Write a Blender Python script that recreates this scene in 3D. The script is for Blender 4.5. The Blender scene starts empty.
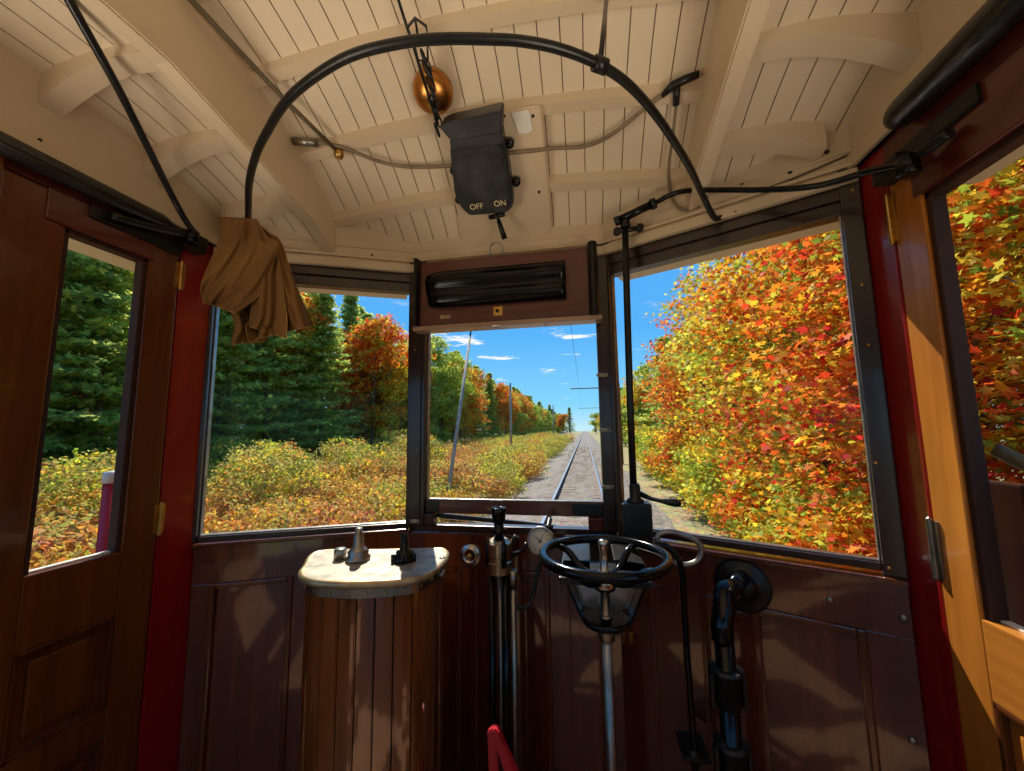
import bpy, bmesh, math, random
import numpy as np
from mathutils import Vector, Matrix
random.seed(7); rng = np.random.default_rng(11)
C = bpy.context.scene.collection
PI = math.pi

# ------------------------------------------------------------------ camera
FPX = 390.0; CX, CY = 512.0, 385.5; CH = 1.35
_F = np.array([73, -43.5, -FPX]); _F /= np.linalg.norm(_F)
_U = np.array([-50, 3465, -FPX]); _U -= _F*_U.dot(_F); _U /= np.linalg.norm(_U)
_R = np.cross(_F, _U); CM = np.array([_R, _F, _U])
EYE = Vector((0, 0, CH))
def onplane(x, y, p, n):                       # where a sight line meets a real plane of the cab
    r = Vector(CM @ np.array([x-CX, CY-y, -FPX])); n = Vector(n); p = Vector(p)
    return EYE + r*((p-EYE).dot(n)/r.dot(n))
def aty(x, y, Y): return onplane(x, y, (0, Y, 0), (0, 1, 0))
def atx(x, y, X): return onplane(x, y, (X, 0, 0), (1, 0, 0))
def atz(x, y, Z): return onplane(x, y, (0, 0, Z), (0, 0, 1))
cam = bpy.data.objects.new('camera', bpy.data.cameras.new('camera')); C.objects.link(cam)
m = Matrix([[CM[i][j] for j in range(3)] for i in range(3)]).to_4x4(); m.translation = EYE
cam.matrix_world = m
cam.data.sensor_width = 36; cam.data.lens = FPX/1024*36; cam.data.clip_start = .02; cam.data.clip_end = 2000
bpy.context.scene.camera = cam

# ------------------------------------------------------------------ materials
def new_mat(name):
    mt = bpy.data.materials.new(name); mt.use_nodes = True
    nt = mt.node_tree; b = nt.nodes['Principled BSDF']
    return mt, nt, b
def N(nt, t, **k):
    n = nt.nodes.new(t)
    for a, v in k.items():
        if a in n.inputs.keys() if isinstance(a, str) else False: n.inputs[a].default_value = v
        else: setattr(n, a, v)
    return n
def ramp(nt, stops):
    r = nt.nodes.new('ShaderNodeValToRGB'); e = r.color_ramp.elements
    e[0].position, e[0].color = stops[0][0], (*stops[0][1], 1)
    e[1].position, e[1].color = stops[-1][0], (*stops[-1][1], 1)
    for p, c in stops[1:-1]:
        k = e.new(p); k.color = (*c, 1)
    return r
def wood(name, dark, light, rough=.22, scale=1.0, coat=.6, axis='z', ior=1.5):
    mt, nt, b = new_mat(name)
    tc = N(nt, 'ShaderNodeTexCoord'); mp = N(nt, 'ShaderNodeMapping')
    s = {'z': (30, 30, 1.6), 'y': (30, 1.6, 30), 'x': (1.6, 30, 30)}[axis]
    mp.inputs['Scale'].default_value = [q*scale for q in s]
    n1 = N(nt, 'ShaderNodeTexNoise'); n1.inputs['Scale'].default_value = 1.0; n1.inputs['Detail'].default_value = 6
    n1.inputs['Distortion'].default_value = .6
    n2 = N(nt, 'ShaderNodeTexNoise'); n2.inputs['Scale'].default_value = 3.0; n2.inputs['Detail'].default_value = 3
    nt.links.new(tc.outputs['Object'], mp.inputs['Vector']); nt.links.new(mp.outputs[0], n1.inputs['Vector'])
    nt.links.new(tc.outputs['Object'], n2.inputs['Vector'])
    r = ramp(nt, [(.3, dark), (.7, light)])
    mx = N(nt, 'ShaderNodeMath', operation='MULTIPLY_ADD'); mx.inputs[1].default_value = .75; 
    m2 = N(nt, 'ShaderNodeMath', operation='MULTIPLY'); m2.inputs[1].default_value = .25
    nt.links.new(n2.outputs[0], m2.inputs[0]); nt.links.new(n1.outputs[0], mx.inputs[0]); nt.links.new(m2.outputs[0], mx.inputs[2])
    nt.links.new(mx.outputs[0], r.inputs[0]); nt.links.new(r.outputs[0], b.inputs['Base Color'])
    b.inputs['Roughness'].default_value = rough
    b.inputs['Coat Weight'].default_value = coat; b.inputs['Coat Roughness'].default_value = .05; b.inputs['Coat IOR'].default_value = ior
    bp = N(nt, 'ShaderNodeBump'); bp.inputs['Strength'].default_value = .12; bp.inputs['Distance'].default_value = .002
    nt.links.new(n1.outputs[0], bp.inputs['Height']); nt.links.new(bp.outputs[0], b.inputs['Normal'])
    bc = N(nt, 'ShaderNodeBump'); bc.inputs['Strength'].default_value = .10; bc.inputs['Distance'].default_value = .01
    nt.links.new(n2.outputs[0], bc.inputs['Height']); nt.links.new(bc.outputs[0], b.inputs['Coat Normal'])
    return mt
def plain(name, col, rough=.5, metal=0, var=.15, nscale=12, bump=0.0, coat=0):
    mt, nt, b = new_mat(name)
    tc = N(nt, 'ShaderNodeTexCoord'); n1 = N(nt, 'ShaderNodeTexNoise'); n1.inputs['Scale'].default_value = nscale; n1.inputs['Detail'].default_value = 5
    nt.links.new(tc.outputs['Object'], n1.inputs['Vector'])
    r = ramp(nt, [(.3, tuple(c*(1-var) for c in col)), (.7, tuple(min(1, c*(1+var)) for c in col))])
    nt.links.new(n1.outputs[0], r.inputs[0]); nt.links.new(r.outputs[0], b.inputs['Base Color'])
    b.inputs['Roughness'].default_value = rough; b.inputs['Metallic'].default_value = metal
    b.inputs['Coat Weight'].default_value = coat
    if bump:
        bp = N(nt, 'ShaderNodeBump'); bp.inputs['Strength'].default_value = bump; bp.inputs['Distance'].default_value = .004
        nt.links.new(n1.outputs[0], bp.inputs['Height']); nt.links.new(bp.outputs[0], b.inputs['Normal'])
    return mt
def painted(name, col, stain, grooves=False):
    mt, nt, b = new_mat(name)
    tc = N(nt, 'ShaderNodeTexCoord')
    n1 = N(nt, 'ShaderNodeTexNoise'); n1.inputs['Scale'].default_value = 3.2; n1.inputs['Detail'].default_value = 8; n1.inputs['Roughness'].default_value = .7
    nt.links.new(tc.outputs['Object'], n1.inputs['Vector'])
    r = ramp(nt, [(.0, col), (.60, col), (.70, tuple(.75*a+.25*s for a, s in zip(col, stain))), (.80, stain)])
    nt.links.new(n1.outputs[0], r.inputs[0]); out = r.outputs[0]
    mp = N(nt, 'ShaderNodeMapping'); mp.inputs['Scale'].default_value = (60, 2, 60)
    n2 = N(nt, 'ShaderNodeTexNoise'); n2.inputs['Scale'].default_value = 1.0
    nt.links.new(tc.outputs['Object'], mp.inputs['Vector']); nt.links.new(mp.outputs[0], n2.inputs['Vector'])
    bp = N(nt, 'ShaderNodeBump'); bp.inputs['Strength'].default_value = .25; bp.inputs['Distance'].default_value = .002
    nt.links.new(n2.outputs[0], bp.inputs['Height']); nt.links.new(bp.outputs[0], b.inputs['Normal'])
    if grooves:      # dirt in the V joint between boards
        sx = N(nt, 'ShaderNodeSeparateXYZ'); nt.links.new(tc.outputs['Object'], sx.inputs[0])
        a = N(nt, 'ShaderNodeMath', operation='MULTIPLY_ADD'); a.inputs[1].default_value = 1/.057; a.inputs[2].default_value = 40.27/.057
        nt.links.new(sx.outputs[0], a.inputs[0])
        fr = N(nt, 'ShaderNodeMath', operation='FRACT'); nt.links.new(a.outputs[0], fr.inputs[0])
        s5 = N(nt, 'ShaderNodeMath', operation='SUBTRACT'); s5.inputs[1].default_value = .5; nt.links.new(fr.outputs[0], s5.inputs[0])
        ab = N(nt, 'ShaderNodeMath', operation='ABSOLUTE'); nt.links.new(s5.outputs[0], ab.inputs[0])
        gt = N(nt, 'ShaderNodeMath', operation='GREATER_THAN'); gt.inputs[1].default_value = .474; nt.links.new(ab.outputs[0], gt.inputs[0])
        mx = N(nt, 'ShaderNodeMixRGB'); mx.inputs[2].default_value = (.27, .18, .11, 1)
        nt.links.new(gt.outputs[0], mx.inputs[0]); nt.links.new(out, mx.inputs[1]); out = mx.outputs[0]
    nt.links.new(out, b.inputs['Base Color']); b.inputs['Roughness'].default_value = .42
    return mt
def leafmat(name, trans=.35):
    mt, nt, b = new_mat(name)
    at = N(nt, 'ShaderNodeAttribute', attribute_name='Col')
    nt.links.new(at.outputs['Color'], b.inputs['Base Color']); b.inputs['Roughness'].default_value = .6; b.inputs['Specular IOR Level'].default_value = .12
    tr = N(nt, 'ShaderNodeBsdfTranslucent'); nt.links.new(at.outputs['Color'], tr.inputs[0])
    mx = N(nt, 'ShaderNodeMixShader'); mx.inputs[0].default_value = trans
    nt.links.new(b.outputs[0], mx.inputs[1]); nt.links.new(tr.outputs[0], mx.inputs[2])
    nt.links.new(mx.outputs[0], nt.nodes['Material Output'].inputs[0])
    return mt
def glassmat():
    mt = bpy.data.materials.new('window_glass'); mt.use_nodes = True; nt = mt.node_tree; nt.nodes.clear()
    o = N(nt, 'ShaderNodeOutputMaterial'); t = N(nt, 'ShaderNodeBsdfTransparent'); g = N(nt, 'ShaderNodeBsdfGlossy')
    t.inputs[0].default_value = (.97, .98, .97, 1); g.inputs['Roughness'].default_value = .02
    lw = N(nt, 'ShaderNodeLayerWeight'); lw.inputs[0].default_value = .5; mx = N(nt, 'ShaderNodeMixShader')
    pw = N(nt, 'ShaderNodeMath', operation='POWER'); pw.inputs[1].default_value = 5; nt.links.new(lw.outputs['Facing'], pw.inputs[0])
    f = N(nt, 'ShaderNodeMath', operation='MULTIPLY_ADD'); f.inputs[1].default_value = .35; f.inputs[2].default_value = .003; nt.links.new(pw.outputs[0], f.inputs[0])
    nt.links.new(f.outputs[0], mx.inputs[0]); nt.links.new(t.outputs[0], mx.inputs[1]); nt.links.new(g.outputs[0], mx.inputs[2])
    nt.links.new(mx.outputs[0], o.inputs[0]); return mt
M = dict(
    mahog=wood('mahogany_panels', (.032, .005, .002), (.115, .020, .006), .22, coat=1, ior=1.6),
    frame=wood('dark_window_wood', (.010, .003, .002), (.034, .008, .004), .3, coat=.25),
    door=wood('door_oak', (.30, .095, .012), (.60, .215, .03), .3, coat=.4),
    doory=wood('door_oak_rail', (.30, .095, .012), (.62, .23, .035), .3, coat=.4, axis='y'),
    ldoor=wood('shaded_door_wood', (.085, .020, .004), (.17, .046, .008), .25, coat=.5),  # right door's wood darkened, the left door's shade put into its colour
    header=wood('header_wood', (.05, .008, .004), (.11, .018, .009), .3, coat=.3, axis='x'),
    ctrl=wood('controller_wood', (.065, .014, .003), (.25, .068, .013), .2, coat=1, ior=1.85),
    rim=plain('worn_brass_rim', (.42, .30, .16), .35, .6, .3, 30),
    ledge=wood('pale_ledge_wood', (.20, .10, .06), (.45, .28, .19), .35, axis='x'),  # paler wood for the ledge under the blind box
    matte=wood('matt_dark_bead', (.020, .005, .003), (.060, .014, .008), .75, coat=0),
    nickel=plain('worn_nickel', (.45, .37, .25), .3, 1, .25, 25),
    lintel=wood('dark_red_lintel', (.06, .007, .004), (.13, .020, .011), .28, axis='y'),
    bead=wood('bead_wood', (.05, .012, .004), (.13, .034, .010), .2),
    red=wood('red_painted_post', (.20, .003, .005), (.30, .007, .008), .28, coat=.5),
    cream=painted('cream_paint', (.66, .52, .36), (.42, .27, .12)),
    boards=painted('cream_boards', (.72, .59, .43), (.34, .20, .08), True),
    black=plain('black_iron', (.012, .012, .012), .32, .3, .4, 30, .2),
    rubber=plain('black_rolled_cover', (.010, .009, .009), .3, 0, .4, 40, .4, .3),
    blackm=plain('black_polished_metal', (.02, .02, .022), .16, .85, .3, 20),
    chrome=plain('worn_chrome', (.55, .53, .5), .2, 1, .2, 20),
    steel=plain('dull_steel', (.30, .28, .25), .35, 1, .3, 25),
    brass=plain('aged_brass', (.55, .33, .10), .28, 1, .3, 25),
    copper=plain('copper_gong', (.50, .22, .06), .3, 1, .35, 12),
    plate=plain('worn_white_plate', (.36, .31, .23), .4, .25, .45, 30, .3),
    slate=plain('dark_painted_box', (.035, .036, .038), .42, .1, .5, 18, .5),
    conduit=plain('olive_conduit', (.13, .10, .06), .5, .2, .2, 20),
    cable=plain('grey_brown_cable', (.22, .16, .10), .6, 0, .2, 20),
    canvas=None,
    redplastic=plain('red_paint', (.45, .008, .02), .4, 0, .1, 8),
    white=plain('white_paint', (.75, .72, .66), .5, 0, .05, 8),
    dial=plain('gauge_dial', (.72, .68, .55), .4, 0, .06, 8),
    gold=plain('gold_lettering', (.75, .62, .35), .5, 0, .05, 8),
    leather=plain('floor_boards', (.32, .18, .10), .5, 0, .2, 6),
    amber=plain('amber_marker', (.7, .25, .01), .4, 0, .05, 6),
    bark=plain('bark', (.13, .09, .06), .9, 0, .4, 6, .4),
    pole=plain('weathered_pole', (.36, .31, .25), .9, 0, .25, 4),
    rail=plain('rail_steel', (.42, .42, .44), .3, .8, .15, 4),
    railside=plain('rail_rust', (.16, .09, .06), .8, .1, .3, 6),
    tie=plain('tie_wood', (.20, .13, .09), .9, 0, .4, 4, .4),
    leaf=leafmat('autumn_leaf', .5), needle=leafmat('needle_leaf', .68), glass=glassmat())
def canvas():
    mt, nt, b = new_mat('brown_canvas')
    tc = N(nt, 'ShaderNodeTexCoord'); w = N(nt, 'ShaderNodeTexNoise'); w.inputs['Scale'].default_value = 240
    n2 = N(nt, 'ShaderNodeTexNoise'); n2.inputs['Scale'].default_value = 9
    for q in (w, n2): nt.links.new(tc.outputs['Object'], q.inputs['Vector'])
    r = ramp(nt, [(.3, (.12, .050, .007)), (.7, (.19, .085, .014))]); nt.links.new(n2.outputs[0], r.inputs[0])
    nt.links.new(r.outputs[0], b.inputs['Base Color']); b.inputs['Roughness'].default_value = .9
    bp = N(nt, 'ShaderNodeBump'); bp.inputs['Strength'].default_value = .3; bp.inputs['Distance'].default_value = .001
    nt.links.new(w.outputs[0], bp.inputs['Height']); nt.links.new(bp.outputs[0], b.inputs['Normal'])
    return mt
M['canvas'] = canvas()
M['stitch'] = plain('canvas_edge', (.42, .22, .08), .9)

# ------------------------------------------------------------------ mesh helpers
def box(bm, a, b, bev=0.0):
    a = Vector(a); b = Vector(b)
    vs = [bm.verts.new((x, y, z)) for x in (a.x, b.x) for y in (a.y, b.y) for z in (a.z, b.z)]
    fs = []
    for q in ((0, 1, 3, 2), (4, 6, 7, 5), (0, 4, 5, 1), (2, 3, 7, 6), (0, 2, 6, 4), (1, 5, 7, 3)):
        fs.append(bm.faces.new([vs[i] for i in q]))
    if bev: bmesh.ops.bevel(bm, geom=list({e for f in fs for e in f.edges}), offset=bev, segments=2, profile=.6, affect='EDGES')
    return vs
def fbox(bm, fr, u0, u1, v0, v1, z0, z1, bev=.002):        # a box in a wall's own frame (u along, v outward)
    o, d, n = fr
    t = bmesh.new(); box(t, (u0, v0, z0), (u1, v1, z1), bev)
    mat = Matrix(((d.x, n.x, 0, o.x), (d.y, n.y, 0, o.y), (0, 0, 1, 0), (0, 0, 0, 1)))
    bmesh.ops.transform(t, matrix=mat, verts=t.verts)
    me = bpy.data.meshes.new('t'); t.to_mesh(me); t.free(); bm.from_mesh(me); bpy.data.meshes.remove(me)
def catmull(pts, k=6, closed=False):
    P = [Vector(p) for p in pts]; n = len(P); out = []
    rngi = range(n) if closed else range(n-1)
    for i in rngi:
        p1, p2 = P[i], P[(i+1) % n]
        p0 = P[i-1] if (closed or i > 0) else p1*2-p2
        p3 = P[(i+2) % n] if (closed or i+2 < n) else p2*2-p1
        for j in range(k):
            t = j/k
            out.append(.5*((2*p1)+(p2-p0)*t+(2*p0-5*p1+4*p2-p3)*t*t+(3*p1-p0-3*p2+p3)*t**3))
    if not closed: out.append(P[-1])
    return out
def tube(bm, pts, r, seg=10, closed=False, smooth=0, caps=True):
    if smooth: pts = catmull(pts, smooth, closed)
    P = [Vector(p) for p in pts]; n = len(P); R = r if isinstance(r, (list, tuple)) else None
    rings = []; up = None
    for i in range(n):
        if closed: t = (P[(i+1) % n]-P[i-1]).normalized()
        else: t = (P[min(i+1, n-1)]-P[max(i-1, 0)]).normalized()
        if up is None:
            up = t.cross(Vector((0, 0, 1)));
            if up.length < .1: up = t.cross(Vector((0, 1, 0)))
        up = (up - t*up.dot(t)).normalized(); w = t.cross(up)
        rr = (R[0]+(R[-1]-R[0])*i/(n-1) if len(R) == 2 else R[i]) if R else r
        rings.append([bm.verts.new(P[i]+(up*math.cos(a)+w*math.sin(a))*rr) for a in [2*PI*k/seg for k in range(seg)]])
    for i in range(n if closed else n-1):
        a, b = rings[i], rings[(i+1) % n]
        for k in range(seg):
            f = bm.faces.new((a[k], a[(k+1) % seg], b[(k+1) % seg], b[k])); f.smooth = True
    if not closed and caps:
        bm.faces.new(rings[0][::-1]); bm.faces.new(rings[-1])
def lathe(bm, prof, origin, axis=(0, 0, 1), seg=24, smooth=True):     # prof: (radius, height)
    o = Vector(origin); q = Vector((0, 0, 1)).rotation_difference(Vector(axis).normalized()); rings = []
    for r, h in prof:
        if r < 1e-5: rings.append([bm.verts.new(o+q @ Vector((0, 0, h)))])
        else: rings.append([bm.verts.new(o+q @ Vector((r*math.cos(2*PI*k/seg), r*math.sin(2*PI*k/seg), h))) for k in range(seg)])
    for a, b in zip(rings, rings[1:]):
        for k in range(seg):
            k2 = (k+1) % seg
            if len(a) == 1 and len(b) == 1: continue
            if len(a) == 1: f = bm.faces.new((a[0], b[k2], b[k]))
            elif len(b) == 1: f = bm.faces.new((a[k], a[k2], b[0]))
            else: f = bm.faces.new((a[k], a[k2], b[k2], b[k]))
            f.smooth = smooth
    if len(rings[0]) > 1: bm.faces.new(rings[0][::-1])
    if len(rings[-1]) > 1: bm.faces.new(rings[-1])
def prism(bm, poly, off, bev=0.0):          # poly: list of 3D points, off: extrusion vector
    t = bmesh.new()
    a = [t.verts.new(Vector(p)) for p in poly]; b = [t.verts.new(Vector(p)+Vector(off)) for p in poly]
    n = len(a); t.faces.new(a[::-1]); t.faces.new(b)
    for i in range(n): t.faces.new((a[i], a[(i+1) % n], b[(i+1) % n], b[i]))
    bmesh.ops.recalc_face_normals(t, faces=t.faces)
    if bev: bmesh.ops.bevel(t, geom=list(t.edges), offset=bev, segments=2, affect='EDGES')
    me = bpy.data.meshes.new('t'); t.to_mesh(me); t.free(); bm.from_mesh(me); bpy.data.meshes.remove(me)
def obj(name, bm, mat, parent=None, recalc=True):
    if recalc: bmesh.ops.recalc_face_normals(bm, faces=bm.faces)
    me = bpy.data.meshes.new(name); bm.to_mesh(me); bm.free(); me.materials.append(mat)
    o = bpy.data.objects.new(name, me); C.objects.link(o)
    if parent:
        o.parent = parent; o.matrix_parent_inverse = parent.matrix_world.inverted() if False else Matrix.Identity(4)
        o.location = -parent.location if parent.type == 'EMPTY' else (0, 0, 0)
    return o
def tag(o, label, cat, group=None, kind=None):
    o['label'] = label; o['category'] = cat
    if group: o['group'] = group
    if kind: o['kind'] = kind
    return o
def thing(name, label, cat, loc=(0, 0, 0), group=None):
    o = bpy.data.objects.new(name, None); C.objects.link(o); o.location = loc; o.empty_display_size = .05
    return tag(o, label, cat, group)
def sthing(name, loc=(0, 0, 0)):
    o = bpy.data.objects.new(name, None); C.objects.link(o); o.location = loc; o['kind'] = 'structure'; return o
def struct(name, bm, mat):
    o = obj(name, bm, mat); o['kind'] = 'structure'; return o
BM = bmesh.new

# ------------------------------------------------------------------ cab layout
AX = -.27                                    # the car's centre line
XL, XR = -1.22, .69                          # inner faces of the side walls
def facet(p, q):
    p = Vector((*p, 0)); q = Vector((*q, 0)); d = (q-p).normalized(); n = Vector((-d.y, d.x, 0))
    return (p, d, n), (q-p).length
FL, LL = facet((XL, 1.075), (-.632, 1.35))
FC, LC = facet((-.632, 1.35), (.092, 1.35))
FR, LR = facet((.092, 1.345), (XR, 1.053))
def sideframe(left):
    if left: return (Vector((XL, 0, 0)), Vector((0, 1, 0)), Vector((-1, 0, 0)))
    return (Vector((XR, 0, 0)), Vector((0, 1, 0)), Vector((1, 0, 0)))
SL, SR = sideframe(True), sideframe(False)
def U(fr, p): return (Vector((p.x, p.y, 0))-fr[0]).dot(fr[1])
def onf(fr, x, y, off=0.0):                  # point on a facet's plane
    return onplane(x, y, fr[0]-fr[2]*off, fr[2])
def zcen(x, y):                              # raised middle of the hood
    b = max(0., min(1.36-y, .75)); d = abs(x-AX)
    return 2.06+.86*b-.50*b*b-.10*(d/.95)**2
def zside(x, y):                             # lower side bays outside the long beams
    d = min(1, max(0, (abs(x-AX)-.62)/.33))
    return 2.195-.45*max(0, y-.6)**2+.022*math.sin(PI*d)-.012*d
def zc(x, y):                                # underside of the roof boards
    return zcen(x, y) if abs(x-AX) <= .625 else zside(x, y)
def onceil(x, y, off=0.0):
    z = 2.2
    for _ in range(60):
        p = atz(x, y, z); z = .5*z+.5*(zc(p.x, p.y)-off)
    return atz(x, y, z)

# ---- ceiling boards
bm = BM(); xs = []
k0 = math.floor((-1.36+40.27)/.057)
X = k0*.057-40.27
while X < .86:
    xs += [(X-.0, .003), (X+.0018, 0), (X+.0552, 0)]; X += .057
ys = [-2.6, -1.5, -.6, 0, .3]+[.45+.05*i for i in range(21)]
for lo, hi, zf in ((-9, AX-.625, zside), (AX-.625, AX+.625, zcen), (AX+.625, 9, zside)):
    sel = [q for q in xs if lo < q[0] < hi]
    if lo > -9: sel = [(lo, 0)]+sel
    if hi < 9: sel = sel+[(hi, 0)]
    grid = [[bm.verts.new((x, y, zf(x, y)+dz)) for x, dz in sel] for y in ys]
    for i in range(len(ys)-1):
        for j in range(len(sel)-1): bm.faces.new((grid[i][j], grid[i+1][j], grid[i+1][j+1], grid[i][j+1]))
def trim_roof(bm, off):
    for fr in (FL, FC, FR, SL, SR):
        bmesh.ops.bisect_plane(bm, geom=bm.verts[:]+bm.edges[:]+bm.faces[:], plane_co=fr[0]+fr[2]*off, plane_no=fr[2], clear_outer=True)
trim_roof(bm, .028)
ceil_o = struct('ceiling', bm, M['boards'])
# roof skin above, closes the light gap
bm = BM(); g = [[bm.verts.new((x, y, zc(x, y)+.035)) for x in [-1.36+.1*i for i in range(23)]] for y in [-2.6, -1.5, 0]+[.45+.1*i for i in range(11)]]
for i in range(len(g)-1):
    for j in range(22): bm.faces.new((g[i][j], g[i+1][j], g[i+1][j+1], g[i][j+1]))
trim_roof(bm, .11)
struct('trim_1', bm, M['cream'])
# ribs across the roof (bent carlines)
def rib(y, x0, x1, depth, w=.030, side=False):
    bm = BM(); n = 14; P = []; dp0 = depth
    for i in range(n+1):
        x = x0+(x1-x0)*i/n; z = zc(x, y)
        if side: depth = dp0+.055*min(1, max(0, (abs(x-AX)-.64)/.3))**2
        P.append([bm.verts.new((x, y-w/2, z+.02)), bm.verts.new((x, y-w/2, z-depth)), bm.verts.new((x, y+w/2, zc(x, y+w/2)-depth)), bm.verts.new((x, y+w/2, z+.0))])
    for a, b in zip(P, P[1:]):
        for k in range(4): bm.faces.new((a[k], a[(k+1) % 4], b[(k+1) % 4], b[k]))
    bm.faces.new(P[0]); bm.faces.new(P[-1][::-1]); return bm
tn = 2
BX = (-.897, .357)
for y in (.44, .64, .83, 1.025, 1.215):
    struct('trim_%d' % tn, rib(y, BX[0]+.02, BX[1]-.02, .022), M['cream']); tn += 1
for y in (.41, .625, .845, 1.055):
    for s in (0, 1):
        if y > 1.0: x0, x1 = (-1.17, BX[0]) if s == 0 else (BX[1], .62)
        else: x0, x1 = (XL+.01, BX[0]) if s == 0 else (BX[1], XR-.01)
        b = rib(y, x0, x1, .022, .045, True)
        struct('trim_%d' % tn, b, M['cream']); tn += 1
# two long roof beams
def beam(xc, yf):
    bm = BM(); w = .022; P = []
    for i in range(13):
        y = -2.5 if i == 0 else -.2+(yf+.2)*i/12
        zb = 2.03+.24*(yf-y) if y > .0 else 2.03+.24*yf
        zb = min(zb, zside(xc, y)-.026)
        P.append([bm.verts.new((xc-w, y, zcen(xc, y)+.02)), bm.verts.new((xc-w, y, zb)), bm.verts.new((xc+w, y, zb)), bm.verts.new((xc+w, y, zcen(xc, y)+.02))])
    for a, b in zip(P, P[1:]):
        for k in range(4): bm.faces.new((a[k], a[(k+1) % 4], b[(k+1) % 4], b[k]))
    bm.faces.new(P[0]); bm.faces.new(P[-1][::-1])
    bmesh.ops.recalc_face_normals(bm, faces=bm.faces)
    bmesh.ops.bevel(bm, geom=[e for e in bm.edges if abs(e.verts[0].co.y-e.verts[1].co.y) > .01], offset=.004, segments=2, affect='EDGES')
    return bm
struct('trim_%d' % tn, beam(-.895, 1.215), M['cream']); tn += 1
struct('trim_%d' % tn, beam(.355, 1.225), M['cream']); tn += 1
# frieze boards under the roof
def frieze(fr, L, ext=.0, zb=1.985):
    bm = BM(); o, d, n = fr; k = 16; P = []
    for i in range(k+1):
        u = -ext+(L+2*ext)*i/k; p = o+d*u
        q = p-n*.012; r = p+n*.03
        P.append([bm.verts.new((q.x, q.y, zb)), bm.verts.new((q.x, q.y, zc(q.x, q.y)+.02)), bm.verts.new((r.x, r.y, zc(q.x, q.y)+.02)), bm.verts.new((r.x, r.y, zb))])
    for a, b in zip(P, P[1:]):
        for j in range(4): bm.faces.new((a[j], a[(j+1) % 4], b[(j+1) % 4], b[j]))
    bm.faces.new(P[0]); bm.faces.new(P[-1][::-1])
    if fr in (FL, FR, FC):
        fbox(bm, fr, 0, L, -.030, .01, zb, zb+.03, .003)
        fbox(bm, fr, 0, L, -.022, .01, zb+.042, zb+.052, .002)
        fbox(bm, fr, 0, L, -.017, .01, 2.03, 2.036, .001)
    return bm
for fr, L in ((FL, LL), (FC, LC), (FR, LR)):
    struct('trim_%d' % tn, frieze(fr, L, .0, 1.948), M['cream']); tn += 1
SLf = (Vector((XL, -2.5, 0)), SL[1], Vector((-1, 0, 0))); SRf = (Vector((XR, -2.5, 0)), SR[1], Vector((1, 0, 0)))
for fr, L in ((SLf, 3.575), (SRf, 3.553)):
    bm = frieze(fr, L); fbox(bm, fr, 0, L, -.022, .01, 1.985, 2.02, .003)
    struct('trim_%d' % tn, bm, M['cream']); tn += 1
# small black screws in the frieze
def screw(p, n, mat='black', r=.005, lab='small dark screw', group='small screws along the cream frieze', cat='screw', seg=10):
    bm = BM(); lathe(bm, [(r, -.002), (r, .0015), (r*.6, .003), (0, .003)], p, n, seg)
    return tag(obj('screw', bm, M[mat]), lab, cat, group)

# ---- floor
bm = BM(); 
for i in range(17):
    x = XL-.03+i*.117
    box(bm, (x, -2.5, -.03), (x+.115, 1.5, 0), .002)
struct('floor', bm, M['leather'])

# ---- lower walls (boarded inside), one per facet
SILL = 1.0
def lower_wall(name, fr, L, panels, seams=()):
    w = BM()
    fbox(w, fr, -.0, L, 0, .035, 0, SILL, 0)
    fbox(w, fr, 0, L, -.012, .0, .885, SILL-.002, .002)          # belt rail
    edges = sorted(panels)
    cur = 0
    for a, b in edges:
        if a > cur: fbox(w, fr, cur, a, -.010, 0, .0, .885, .0015)
        fbox(w, fr, a, b, -.010, 0, .0, .16, .0015)
        cur = b
    if cur < L: fbox(w, fr, cur, L, -.010, 0, 0, .885, .0015)
    o = struct(name, w, M['mahog'])
    for a, b in edges:
        bd = BM(); t = .016
        fbox(bd, fr, a, a+t, -.016, 0, .16, .885, .004); fbox(bd, fr, b-t, b, -.016, 0, .16, .885, .004)
        fbox(bd, fr, a+t, b-t, -.016, 0, .885-t, .885, .004); fbox(bd, fr, a+t, b-t, -.016, 0, .16, .16+t, .004)
        obj('panel_moulding', bd, M['bead'], o)
    for s in seams:
        bd = BM(); fbox(bd, fr, s, s+.006, -.015, 0, .0, .885, .002); obj('seam_bead', bd, M['bead'], o)
    return o
uA, uB = U(FL, onf(FL, 210, 600)), U(FL, onf(FL, 293, 600))
lower_wall('wall_front_left', FL, LL, [(uA, uB), (uB+.07, uB+.28)])
lower_wall('wall_front', FC, LC, [(.10, .60)] if False else [(.02, .20), (.30, .50)], [.25, .56])
uA, uB = U(FR, onf(FR, 753, 620)), U(FR, onf(FR, 866, 640))
lower_wall('wall_front_right', FR, LR, [(uA, uB)], [.10, .235, .29])
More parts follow.
